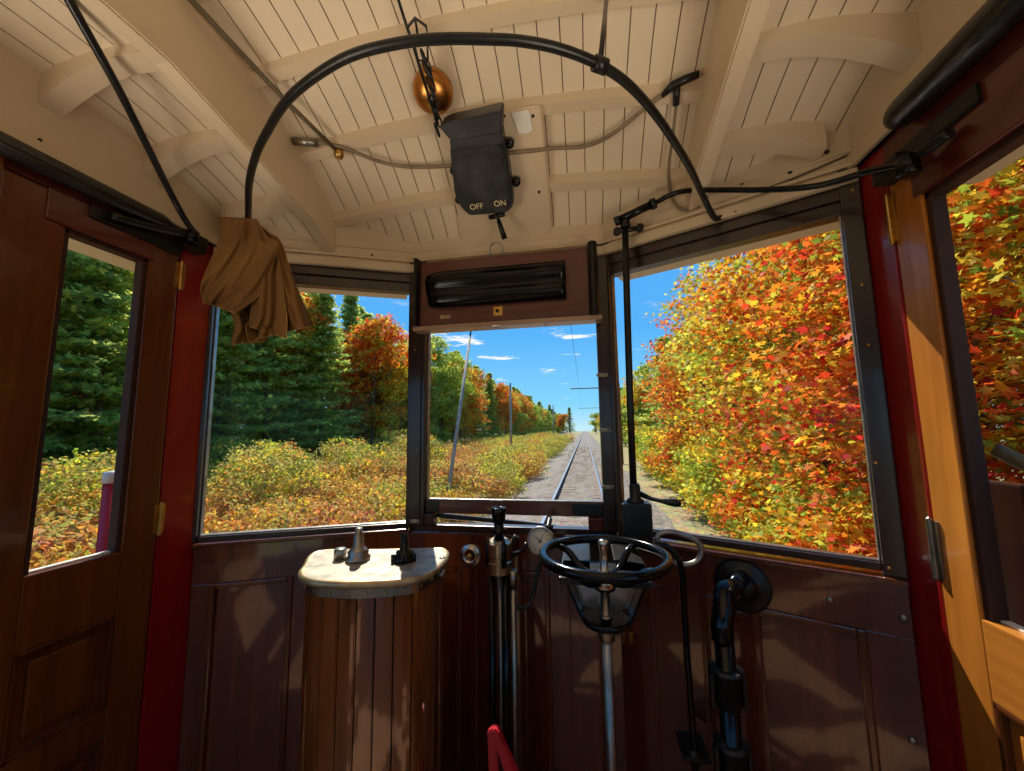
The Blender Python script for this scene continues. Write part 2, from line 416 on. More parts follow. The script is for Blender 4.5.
# side walls : a narrow red post beside each door, plain wall behind the doors
for s, (fr, nm, y0, y1) in enumerate(((SL, 'wall_left', .957, 1.082), (SR, 'wall_right', .965, 1.058))):
    w = BM(); fbox(w, fr, y0, y1, 0, .045, 0, 1.99, .004)
    if s == 1:
        pass
    struct(nm, w, M['red'])
    w = BM()                                  # rear panelling with two window openings each side
    yb = .565 if s == 0 else .50
    for a, b, z0, z1 in ((-2.5, yb, 0, .8), (-2.5, yb, 1.75, 1.99), (yb-.14, yb, .8, 1.75), (-.72, -.60, .8, 1.75), (-1.65, -1.55, .8, 1.75), (-2.5, -2.42, .8, 1.75)):
        fbox(w, fr, a, b, 0, .045, z0, z1, .002)
    struct(nm+'_rear', w, M['ldoor'])
w = BM(); BK = (Vector((XL, -2.52, 0)), Vector((1, 0, 0)), Vector((0, -1, 0)))
for a, b, z0, z1 in ((0, .62, 0, 1.0), (1.29, 1.91, 0, 1.0), (0, 1.91, 1.85, 2.45), (0, .08, 1, 1.85), (.54, .62, 1, 1.85), (1.29, 1.37, 1, 1.85), (1.83, 1.91, 1, 1.85)):
    fbox(w, BK, a, b, 0, .04, z0, z1, .002)
struct('wall_rear', w, M['ldoor'])  # unseen bulkhead, added to keep the sky out of the varnish reflections
# sill ledges, headers, corner posts, mullions
def sill(fr, a, b, mat='bead'):
    w = BM(); fbox(w, fr, a, b, -.03, .05, SILL, SILL+.012, .004); return w
ZH = 1.88
def header(fr, L, ZH=ZH):
    w = BM(); fbox(w, fr, 0, L, 0, .04, ZH, 1.99, .003); fbox(w, fr, 0, L, -.010, 0, ZH+.035, 1.95, .003); return w
for fr, L in ((FL, LL), (FR, LR)):
    struct('trim_%d' % tn, sill(fr, 0, L), M['bead']); tn += 1
    struct('trim_%d' % tn, header(fr, L), M['frame']); tn += 1
    w = BM(); fbox(w, fr, .02, L-.02, .045, .10, ZH+.002, 2.02, .004); struct('trim_%d' % tn, w, M['cream']); tn += 1   # outside fascia
w = BM(); fbox(w, FC, 0, LC, 0, .04, 1.73, 1.99, .003); struct('trim_%d' % tn, w, M['frame']); tn += 1
w = BM(); fbox(w, FC, 0, LC, .0, .04, SILL, SILL+.022, .003); struct('trim_%d' % tn, w, M['frame']); tn += 1

def window(name, fr, a, b, z0, z1, fw_l, fw_r, fb=.018, ft=.0, mat='frame'):
    """opening a..b (glass), frame bars outside that"""
    o = sthing(name)
    w = BM(); fbox(w, fr, a-fw_l, a, -.014, .030, SILL+.012, 1.99, .003); obj('window_frame', w, M[mat], o)
    w = BM(); fbox(w, fr, b, b+fw_r, -.014, .030, SILL+.012, 1.99, .003); obj('window_frame', w, M[mat], o)
    w = BM(); fbox(w, fr, a, b, -.004, .03, z0-fb, z0, .003); obj('window_sash', w, M[mat], o)
    w = BM(); t = .004
    fbox(w, fr, a, a+t, .006, .026, z0, z1, .001); fbox(w, fr, b-t, b, .006, .026, z0, z1, .001)
    fbox(w, fr, a, b, .006, .026, z0, z0+t, .001); obj('glazing_strip', w, M['steel'], o)
    w = BM(); fbox(w, fr, a-.002, b+.002, .015, .018, z0-.002, z1+.03, 0); obj('window_pane', w, M['glass'], o)
    return o
aL, bL = U(FL, onf(FL, 208, 400)), U(FL, onf(FL, 409, 400))
window('window_1', FL, aL, bL, 1.027, ZH, .042, .012)
aR, bR = U(FR, onf(FR, 616, 400)), U(FR, onf(FR, 863, 400))
window('window_3', FR, aR, bR, 1.037, ZH, .010, .040)
# centre window : a dropped sash, raised a little above its sill
w2 = sthing('window_2')
aC, bC = U(FC, aty(427, 400, 1.35)), U(FC, aty(599, 400, 1.35))
for a, b in ((-.004, aC), (bC, LC+.004)):
    w = BM(); fbox(w, FC, a, b, -.02, .035, SILL+.02, 1.99, .004); fbox(w, FC, a+.2*(b-a), b-.2*(b-a), -.026, -.02, 1.05, 1.74, .002); obj('window_frame', w, M['frame'], w2)
w = BM(); fbox(w, FC, aC, bC, -.004, .02, 1.062, 1.108, .004); obj('window_sash', w, M['header'], w2)
w = BM(); fbox(w, FC, aC, bC, -.001, .017, 1.108, 1.112, .001); fbox(w, FC, aC, aC+.005, .0, .016, 1.11, 1.75, .001); obj('glazing_strip', w, M['steel'], w2)
w = BM(); fbox(w, FC, aC, bC, .007, .010, 1.10, 1.76, 0); obj('window_pane', w, M['glass'], w2)
w = BM(); fbox(w, FC, aC+.003, aC+.05, -.007, -.004, 1.066, 1.104, .001); obj('corner_bracket', w, M['black'], w2)
w = BM(); fbox(w, FC, bC-.10, bC-.003, -.007, -.004, 1.066, 1.104, .001); obj('corner_bracket', w, M['black'], w2)
# sill brackets either end under the sash
w = BM(); fbox(w, FC, aC, aC+.035, -.018, .02, SILL+.02, 1.062, .004); obj('sash_stop', w, M['frame'], w2)
w = BM(); fbox(w, FC, bC-.05, bC, -.018, .02, SILL+.02, 1.062, .004); obj('sash_stop', w, M['header'], w2)
# nickel clips on the mullion, screws on the frames
def clip(p, n, w=.026):
    t = thing('sash_clip', '', 'clip', p)
    d = Vector((0, 0, 1)).cross(Vector(n)).normalized(); fr = (Vector((p[0], p[1], 0)), d, -Vector(n))
    bm = BM(); fbox(bm, fr, -w/2, w/2, -.004, .0, p[2]-.006, p[2]+.006, .0015); obj('clip_plate', bm, M['plate'], t)
    for s in (-.3, .3):
        bm = BM(); lathe(bm, [(.0028, 0), (.0024, .002), (0, .0025)], Vector(p)+d*w*s+Vector(n)*.004, n, 8); obj('clip_screw', bm, M['black'], t)
    return t
for (x, y), lab in (((602, 375), 'small pale clip on the right mullion, the highest of its three'), ((605, 430), 'small pale clip on the right mullion, the middle of its three'), ((608, 487), 'small pale clip on the right mullion, just above the lever valve')):
    c = clip(aty(x, y, 1.324), (0, -1, 0), .036); c['label'] = lab; c['group'] = 'clips on the right mullion'
c = clip(aty(415, 521, 1.324), (0, -1, 0), .034); c['label'] = 'pale clip at the foot of the left mullion beside the controller'

# ---- doors
def hinge(name, parent, fr, y, z0, z1, mat):
    bm = BM(); fbox(bm, fr, y-.014, y+.014, -.004, .002, z0, z1, .001)
    p = fr[0]+fr[1]*y-fr[2]*.006
    k = 5; h = (z1-z0)/k
    for i in range(k): lathe(bm, [(.0044, i*h+.0004), (.0044, (i+1)*h-.0004)], (p.x, p.y, z0), (0, 0, 1), 12, False)
    lathe(bm, [(0, -.008), (.005, -.004), (.005, 0), (.002, .001), (.002, z1-z0), (.005, z1-z0), (.005, z1-z0+.004), (0, z1-z0+.008)], (p.x, p.y, z0), (0, 0, 1), 10, False)
    return obj(name, bm, M[mat], parent)
def door(name, fr, y0, y1, wy0, wy1, wz0, wz1, rail2, pz0, mat, maty):
    o = sthing(name)
    T = .04
    w = BM(); fbox(w, fr, wy1, y1, 0, T, .02, 1.93, .003); obj('door_stile', w, M[mat], o)
    w = BM(); fbox(w, fr, y0, wy0, 0, T, .02, 1.93, .003); obj('door_stile', w, M[mat], o)
    w = BM(); fbox(w, fr, wy0-.04, wy1+.012, -.006, T, wz1, 1.932, .003); obj('door_rail', w, M['lintel'], o)
    w = BM(); fbox(w, fr, wy0, wy1, 0, T, rail2, wz0, .003); obj('door_rail', w, M[maty], o)
    w = BM(); fbox(w, fr, wy0, wy1, 0, T, pz0-.07, pz0, .003); obj('door_rail', w, M[maty], o)
    w = BM(); fbox(w, fr, wy0, wy1, 0, T, .02, .16, .003); obj('door_rail', w, M[maty], o)
    for a, b in ((pz0, rail2), (.16, pz0-.07)):
        w = BM(); fbox(w, fr, wy0, wy1, .014, .03, a, b, 0); fbox(w, fr, wy0+.03, wy1-.03, .006, .016, a+.03, b-.03, .006); obj('door_panel', w, M[mat], o)
        w = BM(); t = .010
        fbox(w, fr, wy0, wy0+t, -.001, .014, a, b, .003); fbox(w, fr, wy1-t, wy1, -.001, .014, a, b, .003)
        fbox(w, fr, wy0, wy1, -.001, .014, a, a+t, .003); fbox(w, fr, wy0, wy1, -.001, .014, b-t, b, .003); obj('panel_moulding', w, M['bead'], o)
    w = BM(); t = .012
    fbox(w, fr, wy0, wy0+t, .006, .034, wz0, wz1, .002); fbox(w, fr, wy1-t, wy1, .006, .034, wz0, wz1, .002)
    fbox(w, fr, wy0, wy1, .006, .034, wz1-t, wz1, .002); obj('glazing_bead', w, M['matte'], o)
    w = BM(); fbox(w, fr, wy0, wy1, .020, .034, wz0, wz0+.004, .001); obj('glazing_strip', w, M['white'], o)
    w = BM(); fbox(w, fr, wy0, wy1, .022, .025, wz0, wz1, 0); obj('window_pane', w, M['glass'], o)
    return o
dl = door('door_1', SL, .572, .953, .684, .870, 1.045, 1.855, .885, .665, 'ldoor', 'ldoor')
hinge('hinge', dl, SL, .956, 1.80, 1.88, 'brass'); hinge('hinge', dl, SL, .956, 1.07, 1.15, 'brass')
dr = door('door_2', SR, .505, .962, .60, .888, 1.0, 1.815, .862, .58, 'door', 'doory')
hinge('hinge', dr, SR, .9635, 1.75, 1.86, 'brass'); hinge('hinge', dr, SR, .9635, 1.045, 1.155, 'steel')
for fr, y0, y1, nm in ((SL, .3, .955, 'l'), (SR, .3, .962, 'r')):
    w = BM(); fbox(w, fr, y0, y1, -.004, .045, 1.932, 1.99, .003); struct('trim_%d' % tn, w, M['header']); tn += 1
# jamb beside left door
w = BM(); fbox(w, SL, .50, .569, -.012, .045, 0, 1.99, .004); struct('trim_%d' % tn, w, M['ldoor']); tn += 1
# outside eave strips over the doors
for fr, s in ((SL, -1), (SR, 1)):
    w = BM(); fbox(w, fr, -.2, .95, .05, .16, 1.86, 1.88, .003); struct('trim_%d' % tn, w, M['cream']); tn += 1

# black rolled covers over the doors
def roll(label, a, b, r, sx=1.0):
    bm = BM(); a = Vector(a); b = Vector(b); n = 10; pts = []; rr = []
    L = (b-a).length; d = (b-a)/L
    for i in range(7):
        t = i/6; pts.append(a+d*(r*1.6*(1-math.cos(t*PI/2)))); rr.append(max(.002, r*math.sin(t*PI/2)))
    pts.append(b); rr.append(r)
    tube(bm, pts, rr, 18)
    return tag(obj('rolled_cover', bm, M['rubber']), label, 'cover')
roll('long black rolled cover above the left door window', (XL+.022, .905, 1.968), (XL+.022, .05, 1.972), .024)
roll('thick black rolled cover above the right door, round end by the corner post', (XR-.030, .90, 1.985), (XR-.030, -.05, 1.985), .029)

# door operating brackets
def bracket(name, label, pts, r, plates, lever):
    t = thing(name, label, 'bracket', pts[0])
    for i, (fr, a) in enumerate(plates):
        bm = BM(); fbox(bm, fr, *a, .003); obj('mounting_plate', bm, M['black'], t)
    bm = BM(); tube(bm, pts, r, 10, smooth=5); obj('bracket_arm', bm, M['black'], t)
    bm = BM(); lathe(bm, [(.014, -.02), (.018, -.016), (.018, .016), (.014, .02)], lever, (0, 0, 1), 16); obj('pivot', bm, M['blackm'], t)
    return t
bracket('door_bracket', 'black iron bracket above the left door at the corner, foot of the grab rod',
        [atx(195, 236, XL+.045), atx(150, 226, XL+.03), atx(110, 215, XL+.02)], .012,
        [(SL, (.72, .95, -.012, 0, 1.90, 1.935)), (SL, (.93, 1.0, -.045, 0, 1.925, 1.975))], atx(192, 237, XL+.05))
bracket('door_bracket', 'black iron bracket above the right door where the long rod ends',
        [atx(905, 163, XR-.04), atx(925, 150, XR-.03), atx(950, 132, XR-.02)], .011,
        [(SR, (.74, .92, -.014, 0, 1.895, 1.93)), (SR, (.88, .95, -.04, 0, 1.875, 1.91))], atx(908, 166, XR-.045))

# ---- left grab rod
bm = BM(); tube(bm, [atx(195, 234, XL+.05), atx(183, 216, XL+.07), atz(165, 182, 2.05), atz(120, 92, 2.13), atz(68, -2, 2.20), atz(40, -60, 2.25)], .0085, 12, smooth=6)
tag(obj('grab_rod', bm, M['black']), 'black curved rod slanting up across the left ceiling from the corner', 'rod')

# ---- curtain hoop
HZ = 1.985
hp = [Vector((-1.12, 1.085, HZ)), atz(248, 222, HZ), atz(249, 185, HZ), atz(256, 155, HZ), atz(268, 130, HZ), atz(285, 103, HZ), atz(310, 80, HZ), atz(350, 56, HZ), atz(400, 43, HZ), atz(440, 39, HZ), atz(480, 39, HZ), atz(520, 41, HZ), atz(560, 49, HZ), atz(600, 65, HZ), atz(630, 86, HZ), atz(655, 114, HZ), atz(675, 143, HZ), atz(690, 168, HZ), atz(703, 196, HZ), onf(FR, 714, 217, .04), onf(FR, 722, 217, .022), onf(FR, 737, 212, .022)]
t = thing('curtain_hoop', 'black curved curtain rod looping below the cream ceiling', 'curtain rod', hp[0])
bm = BM(); tube(bm, hp, .0085, 12, smooth=5); obj('hoop_rod', bm, M['black'], t)
p = atz(600, 65, HZ); q = onceil(607, -6, 0)
bm = BM(); tube(bm, [p, (p.x*.5+q.x*.5, p.y*.5+q.y*.5, (p.z+q.z)/2), q], .005, 10); obj('hanger', bm, M['black'], t)
bm = BM(); lathe(bm, [(.013, -.012), (.013, .012)], p, (1, .6, 0), 12); obj('clamp', bm, M['black'], t)
# ---- lever rod from the valve to the right door
CL = Vector((.135, 1.235, 2.01))
t = thing('door_lever_rod', 'long black bent rod running from the upright rod to the right door', 'rod', CL)
lp = [aty(617, 221, 1.235), aty(655, 203, 1.215), aty(668, 196, 1.195), aty(685, 191, 1.17), aty(720, 190, 1.12), aty(760, 190, 1.07), aty(800, 188, 1.02), aty(830, 183, .985), aty(870, 171, .94), atx(906, 163, XR-.045)]
bm = BM(); tube(bm, lp, .0075, 12, smooth=5); obj('rod_shaft', bm, M['blackm'], t)
bm = BM(); tube(bm, [lp[0], lp[1]], .0125, 14); obj('sleeve', bm, M['blackm'], t)
bm = BM(); d = (lp[1]-lp[0]).normalized()
bm.free()
for f, r in ((.0, .015), (.95, .017)): bm = BM(); lathe(bm, [(r, -.008), (r, .008)], lp[0].lerp(lp[1], f), d, 14); obj('collar', bm, M['black'], t)
# ---- upright rod with lever valve
VX, VY = .128, 1.24
t = thing('lever_valve', 'black upright rod with a lever handle on the sill of the right window', 'valve', (VX, VY, 1.02))
bm = BM(); tube(bm, [aty(625, 222, VY), aty(627, 300, VY), aty(630, 400, VY), aty(634, 500, VY)], .0105, 14); obj('upright_rod', bm, M['black'], t)
p = aty(636, 515, VY)
bm = BM(); box(bm, (p.x-.042, VY-.035, SILL+.014), (p.x+.042, VY+.035, p.z+.038), .006); lathe(bm, [(.026, .036), (.024, .045), (.016, .05), (.016, .085), (.012, .092)], p, (0, 0, 1), 20); obj('valve_body', bm, M['black'], t)
bm = BM(); tube(bm, [aty(640, 494, VY), aty(655, 499, VY-.02), aty(668, 502, VY-.03), aty(681, 503, VY-.035)], [.007, .007, .011, .012, .010], 12) if False else tube(bm, [aty(640, 494, VY), aty(652, 499, VY-.015), aty(661, 501, VY-.025), aty(668, 502, VY-.03), aty(676, 503, VY-.034), aty(681, 504, VY-.036)], [.009, .006, .006, .010, .012, .008], 12); obj('lever_handle', bm, M['black'], t)
p = aty(625, 222, VY)
bm = BM(); lathe(bm, [(.014, -.02), (.016, -.016), (.016, .016), (.013, .02)], p, (0, 0, 1), 14); tube(bm, [p+Vector((-.028, 0, -.03)), p+Vector((.045, 0, -.025))], .008, 10)
lathe(bm, [(.012, -.008), (.012, .008)], p+Vector((.045, 0, -.025)), (0, 1, 0), 12); lathe(bm, [(.012, -.008), (.012, .008)], p+Vector((-.026, 0, -.03)), (0, 1, 0), 12); obj('clamp', bm, M['black'], t)

# ---- blind box over the centre window
BY = 1.285
A = aty(418, 257, BY); B = aty(590, 246, BY); 
zt, zb = 1.962, 1.722
t = thing('blind_box', 'dark red wooden roller blind box above the centre window', 'blind box', (AX, BY, zb))
bm = BM(); box(bm, (A.x-.005, BY, zb), (B.x+.01, 1.349, zt), .003); obj('box_front', bm, M['header'], t)
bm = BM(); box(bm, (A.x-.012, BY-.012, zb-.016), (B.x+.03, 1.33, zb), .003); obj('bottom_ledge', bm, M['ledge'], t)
for x, sgn in ((A.x, -1), (B.x+.006, 1)):
    bm = BM(); n = 9; w = .022 if sgn < 0 else .034
    poly = [Vector((x-w*.5+w*1.0*(.5-.5*math.cos(PI*i/n)), BY-.028*math.sin(PI*i/n), zb+.0)) for i in range(n+1)]
    prism(bm, poly, (0, 0, zt-zb+.008)); obj('end_cap', bm, M['black'], t)
# long black bulging metal cover
bm = BM(); a0 = aty(427, 285, BY); b0 = aty(566, 278, BY); zm, hh = 1.852, .066; rows = []
prof = [(0, -hh), (.018, -hh), (.026, -hh*.55), (.028, -.018), (.014, -.004), (.022, .006), (.033, .022), (.030, hh*.62), (.016, hh*.95), (0, hh)]
nx = 24
for i in range(nx+1):
    f = i/nx; x = a0.x+(b0.x-a0.x)*f; e = min(1, math.sin(min(1, f*9)*PI/2)); e = .45+.55*e
    rows.append([bm.verts.new((x+(.018*(1-e) if j < 4 else 0), BY-.001-d*e, zm+h*(.72+.28*e))) for j, (d, h) in enumerate(prof)])
for r1, r2 in zip(rows, rows[1:]):
    for j in range(len(prof)-1):
        f = bm.faces.new((r1[j], r2[j], r2[j+1], r1[j+1])); f.smooth = True
bm.faces.new(rows[0]); bm.faces.new(rows[-1][::-1]); obj('metal_cover', bm, M['blackm'], t)
bm = BM(); p = aty(498, 311, BY-.002); box(bm, (p.x-.017, BY-.004, p.z-.017), (p.x+.017, BY, p.z+.017), .002); kp = obj('latch_plate', bm, M['brass'], t)
bm = BM(); lathe(bm, [(.006, 0), (.006, .004), (0, .005)], (p.x-.002, BY-.004, p.z), (0, -1, 0), 12); obj('keyhole', bm, M['black'], kp)
bm = BM(); p = aty(497, 252, BY)
tube(bm, [p+Vector((-.022, -.004, -.008)), p+Vector((-.02, -.016, .014)), p+Vector((0, -.02, .026)), p+Vector((.02, -.016, .014)), p+Vector((.022, -.004, -.008))], .0028, 8, smooth=5)
for s in (-1, 1): box(bm, p+Vector((s*.024-.009, -.004, -.012)), p+Vector((s*.024+.009, 0, -.004)), .001)
obj('ring_handle', bm, M['steel'], t)
def text(body, size, mat, name, parent, matrix, label=None):
    cu = bpy.data.curves.new(name, 'FONT'); cu.body = body; cu.size = size; cu.extrude = .0006; cu.align_x = 'CENTER'; cu.align_y = 'CENTER'
    tmp = bpy.data.objects.new('tmp', cu); C.objects.link(tmp); dg = bpy.context.evaluated_depsgraph_get()
    me = bpy.data.meshes.new_from_object(tmp.evaluated_get(dg)); bpy.data.objects.remove(tmp); bpy.data.curves.remove(cu)
    me.transform(matrix); me.materials.clear(); me.materials.append(M[mat])
    o = bpy.data.objects.new(name, me); C.objects.link(o); o.parent = parent; o.location = -parent.location; return o
p = aty(445, 317, BY-.001)
text('5EN3', .017, 'gold', 'lettering', t, Matrix(((1, 0, 0, p.x), (0, 0, -1, BY-.0005), (0, 1, 0, p.z), (0, 0, 0, 1))))

# ---- ceiling mounting board with breaker box
nrm = Vector((0, -.514, -.857)); tv = Vector((0, .857, -.514))
def onbox(x, y, off):
    base = Vector((-.22, 1.09, zc(-.22, 1.09))); return onplane(x, y, base+nrm*off, nrm)
t = thing('mounting_board', 'cream board on the ceiling behind the black switch box', 'board', onbox(510, 170, .0))
bm = BM(); prism(bm, [onbox(x, y, .045) for x, y in ((447, 122), (541, 105), (552, 226), (546, 236), (468, 244), (460, 238))], -nrm*.035, .004); obj('board', bm, M['cream'], t)
bm = BM(); prism(bm, [onbox(x, y, .051) for x, y in ((511, 113), (529, 110), (533, 130), (526, 134), (518, 133))], -nrm*.007, .001); obj('small_plate', bm, M['white'], t)
for x, y in ((533, 116), (539, 192), (504, 116)):
    bm = BM(); lathe(bm, [(.005, 0), (.004, .003), (0, .004)], onbox(x, y, .045), nrm, 10); obj('board_screw', bm, M['black'], t)
D = .12
t = thing('switch_box', 'black iron switch box on the ceiling marked OFF and ON', 'switch box', onbox(482, 165, .045))
s_ = lambda pts: [(400+x/4.82, 90+y/4.82) for x, y in pts]
bm = BM(); prism(bm, [onbox(x, y, D-.02) for x, y in s_([(240, 285), (505, 250), (540, 480), (545, 560), (515, 592), (335, 607), (295, 570), (262, 500)])], -nrm*(D-.065), .004); obj('box_body', bm, M['slate'], t)
bm = BM(); prism(bm, [onbox(x, y, D) for x, y in s_([(258, 300), (275, 285), (460, 263), (490, 275), (525, 470), (528, 520), (505, 585), (345, 602), (308, 560), (283, 500)])], -nrm*.03, .004); obj('lid', bm, M['slate'], t)
bm = BM(); prism(bm, [onbox(x, y, D+.005) for x, y in s_([(188, 180), (225, 158), (492, 98), (490, 205), (240, 243)])], -nrm*(D-.05), .004); obj('arc_chute', bm, M['slate'], t)
bm = BM(); prism(bm, [onbox(x, y, D-.006) for x, y in s_([(238, 240), (490, 200), (500, 262), (246, 292)])], -nrm*(D-.06), .003); obj('neck', bm, M['slate'], t)
for x, y in s_([(530, 255), (562, 440), (262, 385), (285, 525)]):
    bm = BM(); p = onbox(x, y, D-.05); lathe(bm, [(.004, -.012), (.013, -.010), (.013, .010), (.004, .012)], p, nrm, 16); lathe(bm, [(.006, 0), (.006, .02), (0, .022)], p, nrm, 10); obj('lug', bm, M['black'], t)
p1 = onbox(*s_([(462, 590)])[0], D-.03); p2 = onbox(*s_([(505, 718)])[0], D+.015)
bm = BM(); tube(bm, [p1, p1.lerp(p2, .3)], .006, 12); tube(bm, [p1.lerp(p2, .3), p2], [.0075, .010], 14); tube(bm, [onbox(*s_([(430, 615)])[0], D-.03), onbox(*s_([(505, 598)])[0], D-.03)], .008, 10); obj('switch_handle', bm, M['black'], t)
xa = Vector((1, 0, 0)); ya = -tv
def tm(x, y, off, rot=0): 
    p = onbox(x, y, off); R = Matrix((( xa.x, ya.x, nrm.x), (xa.y, ya.y, nrm.y), (xa.z, ya.z, nrm.z))).to_4x4()
    R = R @ Matrix.Rotation(rot, 4, 'Z'); R.translation = p; return R
text('OFF', .026, 'gold', 'lettering', t, tm(476.5, 206.8, D+.0005, .0)); text('ON', .026, 'gold', 'lettering', t, tm(500, 203.5, D+.0005, .0))
# ---- gong and chains
g0 = onceil(432, 92, .0)
t = thing('gong', 'round copper gong on the ceiling beside the hanging chain', 'gong', g0)
bm = BM(); pg = onceil(433, 92, .035); dn = (EYE-pg).normalized()*.35+Vector((0, -.3, -.9)); dn.normalize()
lathe(bm, [(.052, -.012), (.057, -.008), (.057, 0), (.052, .016), (.038, .030), (.02, .037), (0, .039)], pg, dn, 32); obj('bell_dome', bm, M['copper'], t)
bm = BM(); tube(bm, [pg-dn*.05, pg+dn*.045], .006, 10); lathe(bm, [(.011, .04), (.011, .048), (0, .05)], pg, dn, 6); obj('post', bm, M['steel'], t)
bm = BM(); q0 = onceil(424, 64, .05); tube(bm, [q0, onceil(425, 72, .07), onceil(428, 84, .075)], [.009, .006], 10); obj('striker', bm, M['copper'], t)
t = thing('bell_chain', 'dark iron chain and link plate hanging beside the copper gong', 'chain', onceil(420, 20, .0))
def ring(bm, c, a, b, ra, rb, r=.0028):
    tube(bm, [c+a*ra*math.cos(k*PI/8)+b*rb*math.sin(k*PI/8) for k in range(16)], r, 6, closed=True)
cp = [(416, 22), (417, 30), (419, 38), (421, 48), (424, 58), (427, 66), (430, 74), (431, 84), (433, 94), (434, 103), (436, 112), (438, 120), (437, 130)]
va = Vector((.1, .8, -.5)).normalized(); vb = Vector((1, 0, 0)); vc = va.cross(vb)
for i, (x, y) in enumerate(cp[4:]):
    bm = BM(); ring(bm, onceil(x, y, .085), va, vb if i % 2 else vc, .018, .008); obj('link', bm, M['black'], t)
bm = BM()
fp = [onceil(*q, .08) for q in ((407, 28), (415, 18), (426, 26), (428, 36), (412, 38))]
tube(bm, fp, .0035, 8, closed=True); tube(bm, [onceil(415, 18, .08), onceil(418, 37, .08)], .003, 8)
fp = [onceil(*q, .08) for q in ((413, 38), (427, 37), (428, 62), (418, 60))]; tube(bm, fp, .003, 8, closed=True); obj('link_plate', bm, M['black'], t)
bm = BM(); tube(bm, [onceil(396, -8, .03), onceil(404, 18, .07), onceil(414, 48, .085), onceil(422, 75, .09), onceil(430, 100, .09), onceil(438, 124, .09)], .0038, 8); obj('pull_strap', bm, M['black'], t)

# ---- conduit, cables
t = thing('ceiling_conduit', 'thin olive conduit ending in a brass knob on the left ceiling', 'conduit', onceil(338, 152, .04))
bm = BM(); cpts = [onceil(184, -8, .045), onceil(240, 52, .045), onceil(290, 105, .045), onceil(336, 150, .04)]; tube(bm, cpts, .0065, 12); obj('pipe', bm, M['conduit'], t)
bm = BM(); lathe(bm, [(.0, -.016), (.012, -.012), (.016, 0), (.012, .012), (0, .016)], onceil(339, 154, .045), (0, 0, 1), 20); obj('knob', bm, M['brass'], t)
bm = BM(); tube(bm, [onceil(293, 141, .03), onceil(318, 143, .03)], .012, 12); obj('socket', bm, M['steel'], t)
bm = BM(); tube(bm, [onceil(x, y, .035) for x, y in ((318, 142), (338, 146), (355, 152), (375, 160), (400, 166), (425, 167))]+[onbox(446, 166, .06), onbox(456, 165, .06)], .0058, 10, smooth=5)
tag(obj('power_cable', bm, M['cable']), 'grey brown cable sagging from the brass knob to the left of the switch box', 'cable')
bm = BM(); tube(bm, [onbox(505, 153, .055), onbox(530, 151, .055)]+[onceil(x, y, .04) for x, y in ((556, 148), (580, 147), (600, 141), (622, 127), (645, 108), (662, 95), (668, 91))], .0058, 10, smooth=5)
tag(obj('power_cable', bm, M['cable']), 'grey brown cable rising from the right of the switch box to the right beam', 'cable')
t = thing('cable_tee', 'black cable junction at the right roof beam with a cable hanging down', 'cable', onceil(680, 84, .03))
bm = BM(); tube(bm, [onceil(662, 96, .04), onceil(672, 86, .04), onceil(684, 80, .035), onceil(699, 74, .03)], [.007, .011, .011, .009] , 12); tube(bm, [onceil(677, 86, .04), onceil(676, 105, .04)], .009, 12); obj('junction', bm, M['black'], t)
bm = BM(); tube(bm, [onceil(676, 105, .04), onceil(673, 135, .04), onceil(669, 165, .04), onceil(670, 190, .04), onf(FR, 676, 205, .03), onf(FR, 686, 210, .02), onf(FR, 700, 206, .02)], .0045, 10, smooth=5); obj('hanging_cable', bm, M['cable'], t)
# wire run along the frieze
bm = BM(); tube(bm, [onf(FR, 615, 238, .016), onf(FR, 700, 213, .014), onf(FR, 790, 180, .014), onf(FR, 860, 150, .014)], .003, 8)
tag(obj('frieze_wire', bm, M['conduit']), 'thin dark wire clipped along the cream frieze above the right window', 'wire')
for x, y in ((700, 196), (742, 185), (755, 206), (790, 172), (827, 152), (863, 127)):
    screw(onf(FR, x, y, .013), -FR[2], r=.0055, lab='small dark screw in the cream frieze over the right window', group='screws over the right window')
for x, y in ((316, 252), (372, 255)):
    screw(onf(FL, x, y, .013), -FL[2], r=.004, lab='tiny dark screw in the cream frieze over the left window', group='screws over the left window')
for x, y in ((40, 140), (134, 197)):
    screw(atx(x, y, XL+.013), (1, 0, 0), r=.004, lab='tiny dark screw in the cream frieze above the left door', group='screws above the left door')
for fr, pts, lab, g in ((FL, ((193, 342), (190, 455), (186, 520)), 'small brass screw in the dark left window post', 'screws of the left window post'), (FR, ((853, 190), (862, 285), (869, 345), (876, 463), (889, 568)), 'small brass screw in the dark right window post', 'screws of the right window post')):
    for x, y in pts: screw(onf(fr, x, y, .0145), -fr[2], 'brass', .0045, lab, g)
for x, y in ((410, 300), (412, 350), (413, 400), (414, 450)): screw(onf(FC, x+3, y, .0265), (0, -1, 0), 'brass', .0035, 'tiny brass screw in the left mullion', 'screws of the left mullion')
for x, y, z in ((913, 741, 0), (904, 618, 0), (830, 600, 0)):
    screw(onf(FR, x, y, .012), -FR[2], 'steel', .007, 'steel screw in the lower right wall panelling', 'screws of the lower right wall')

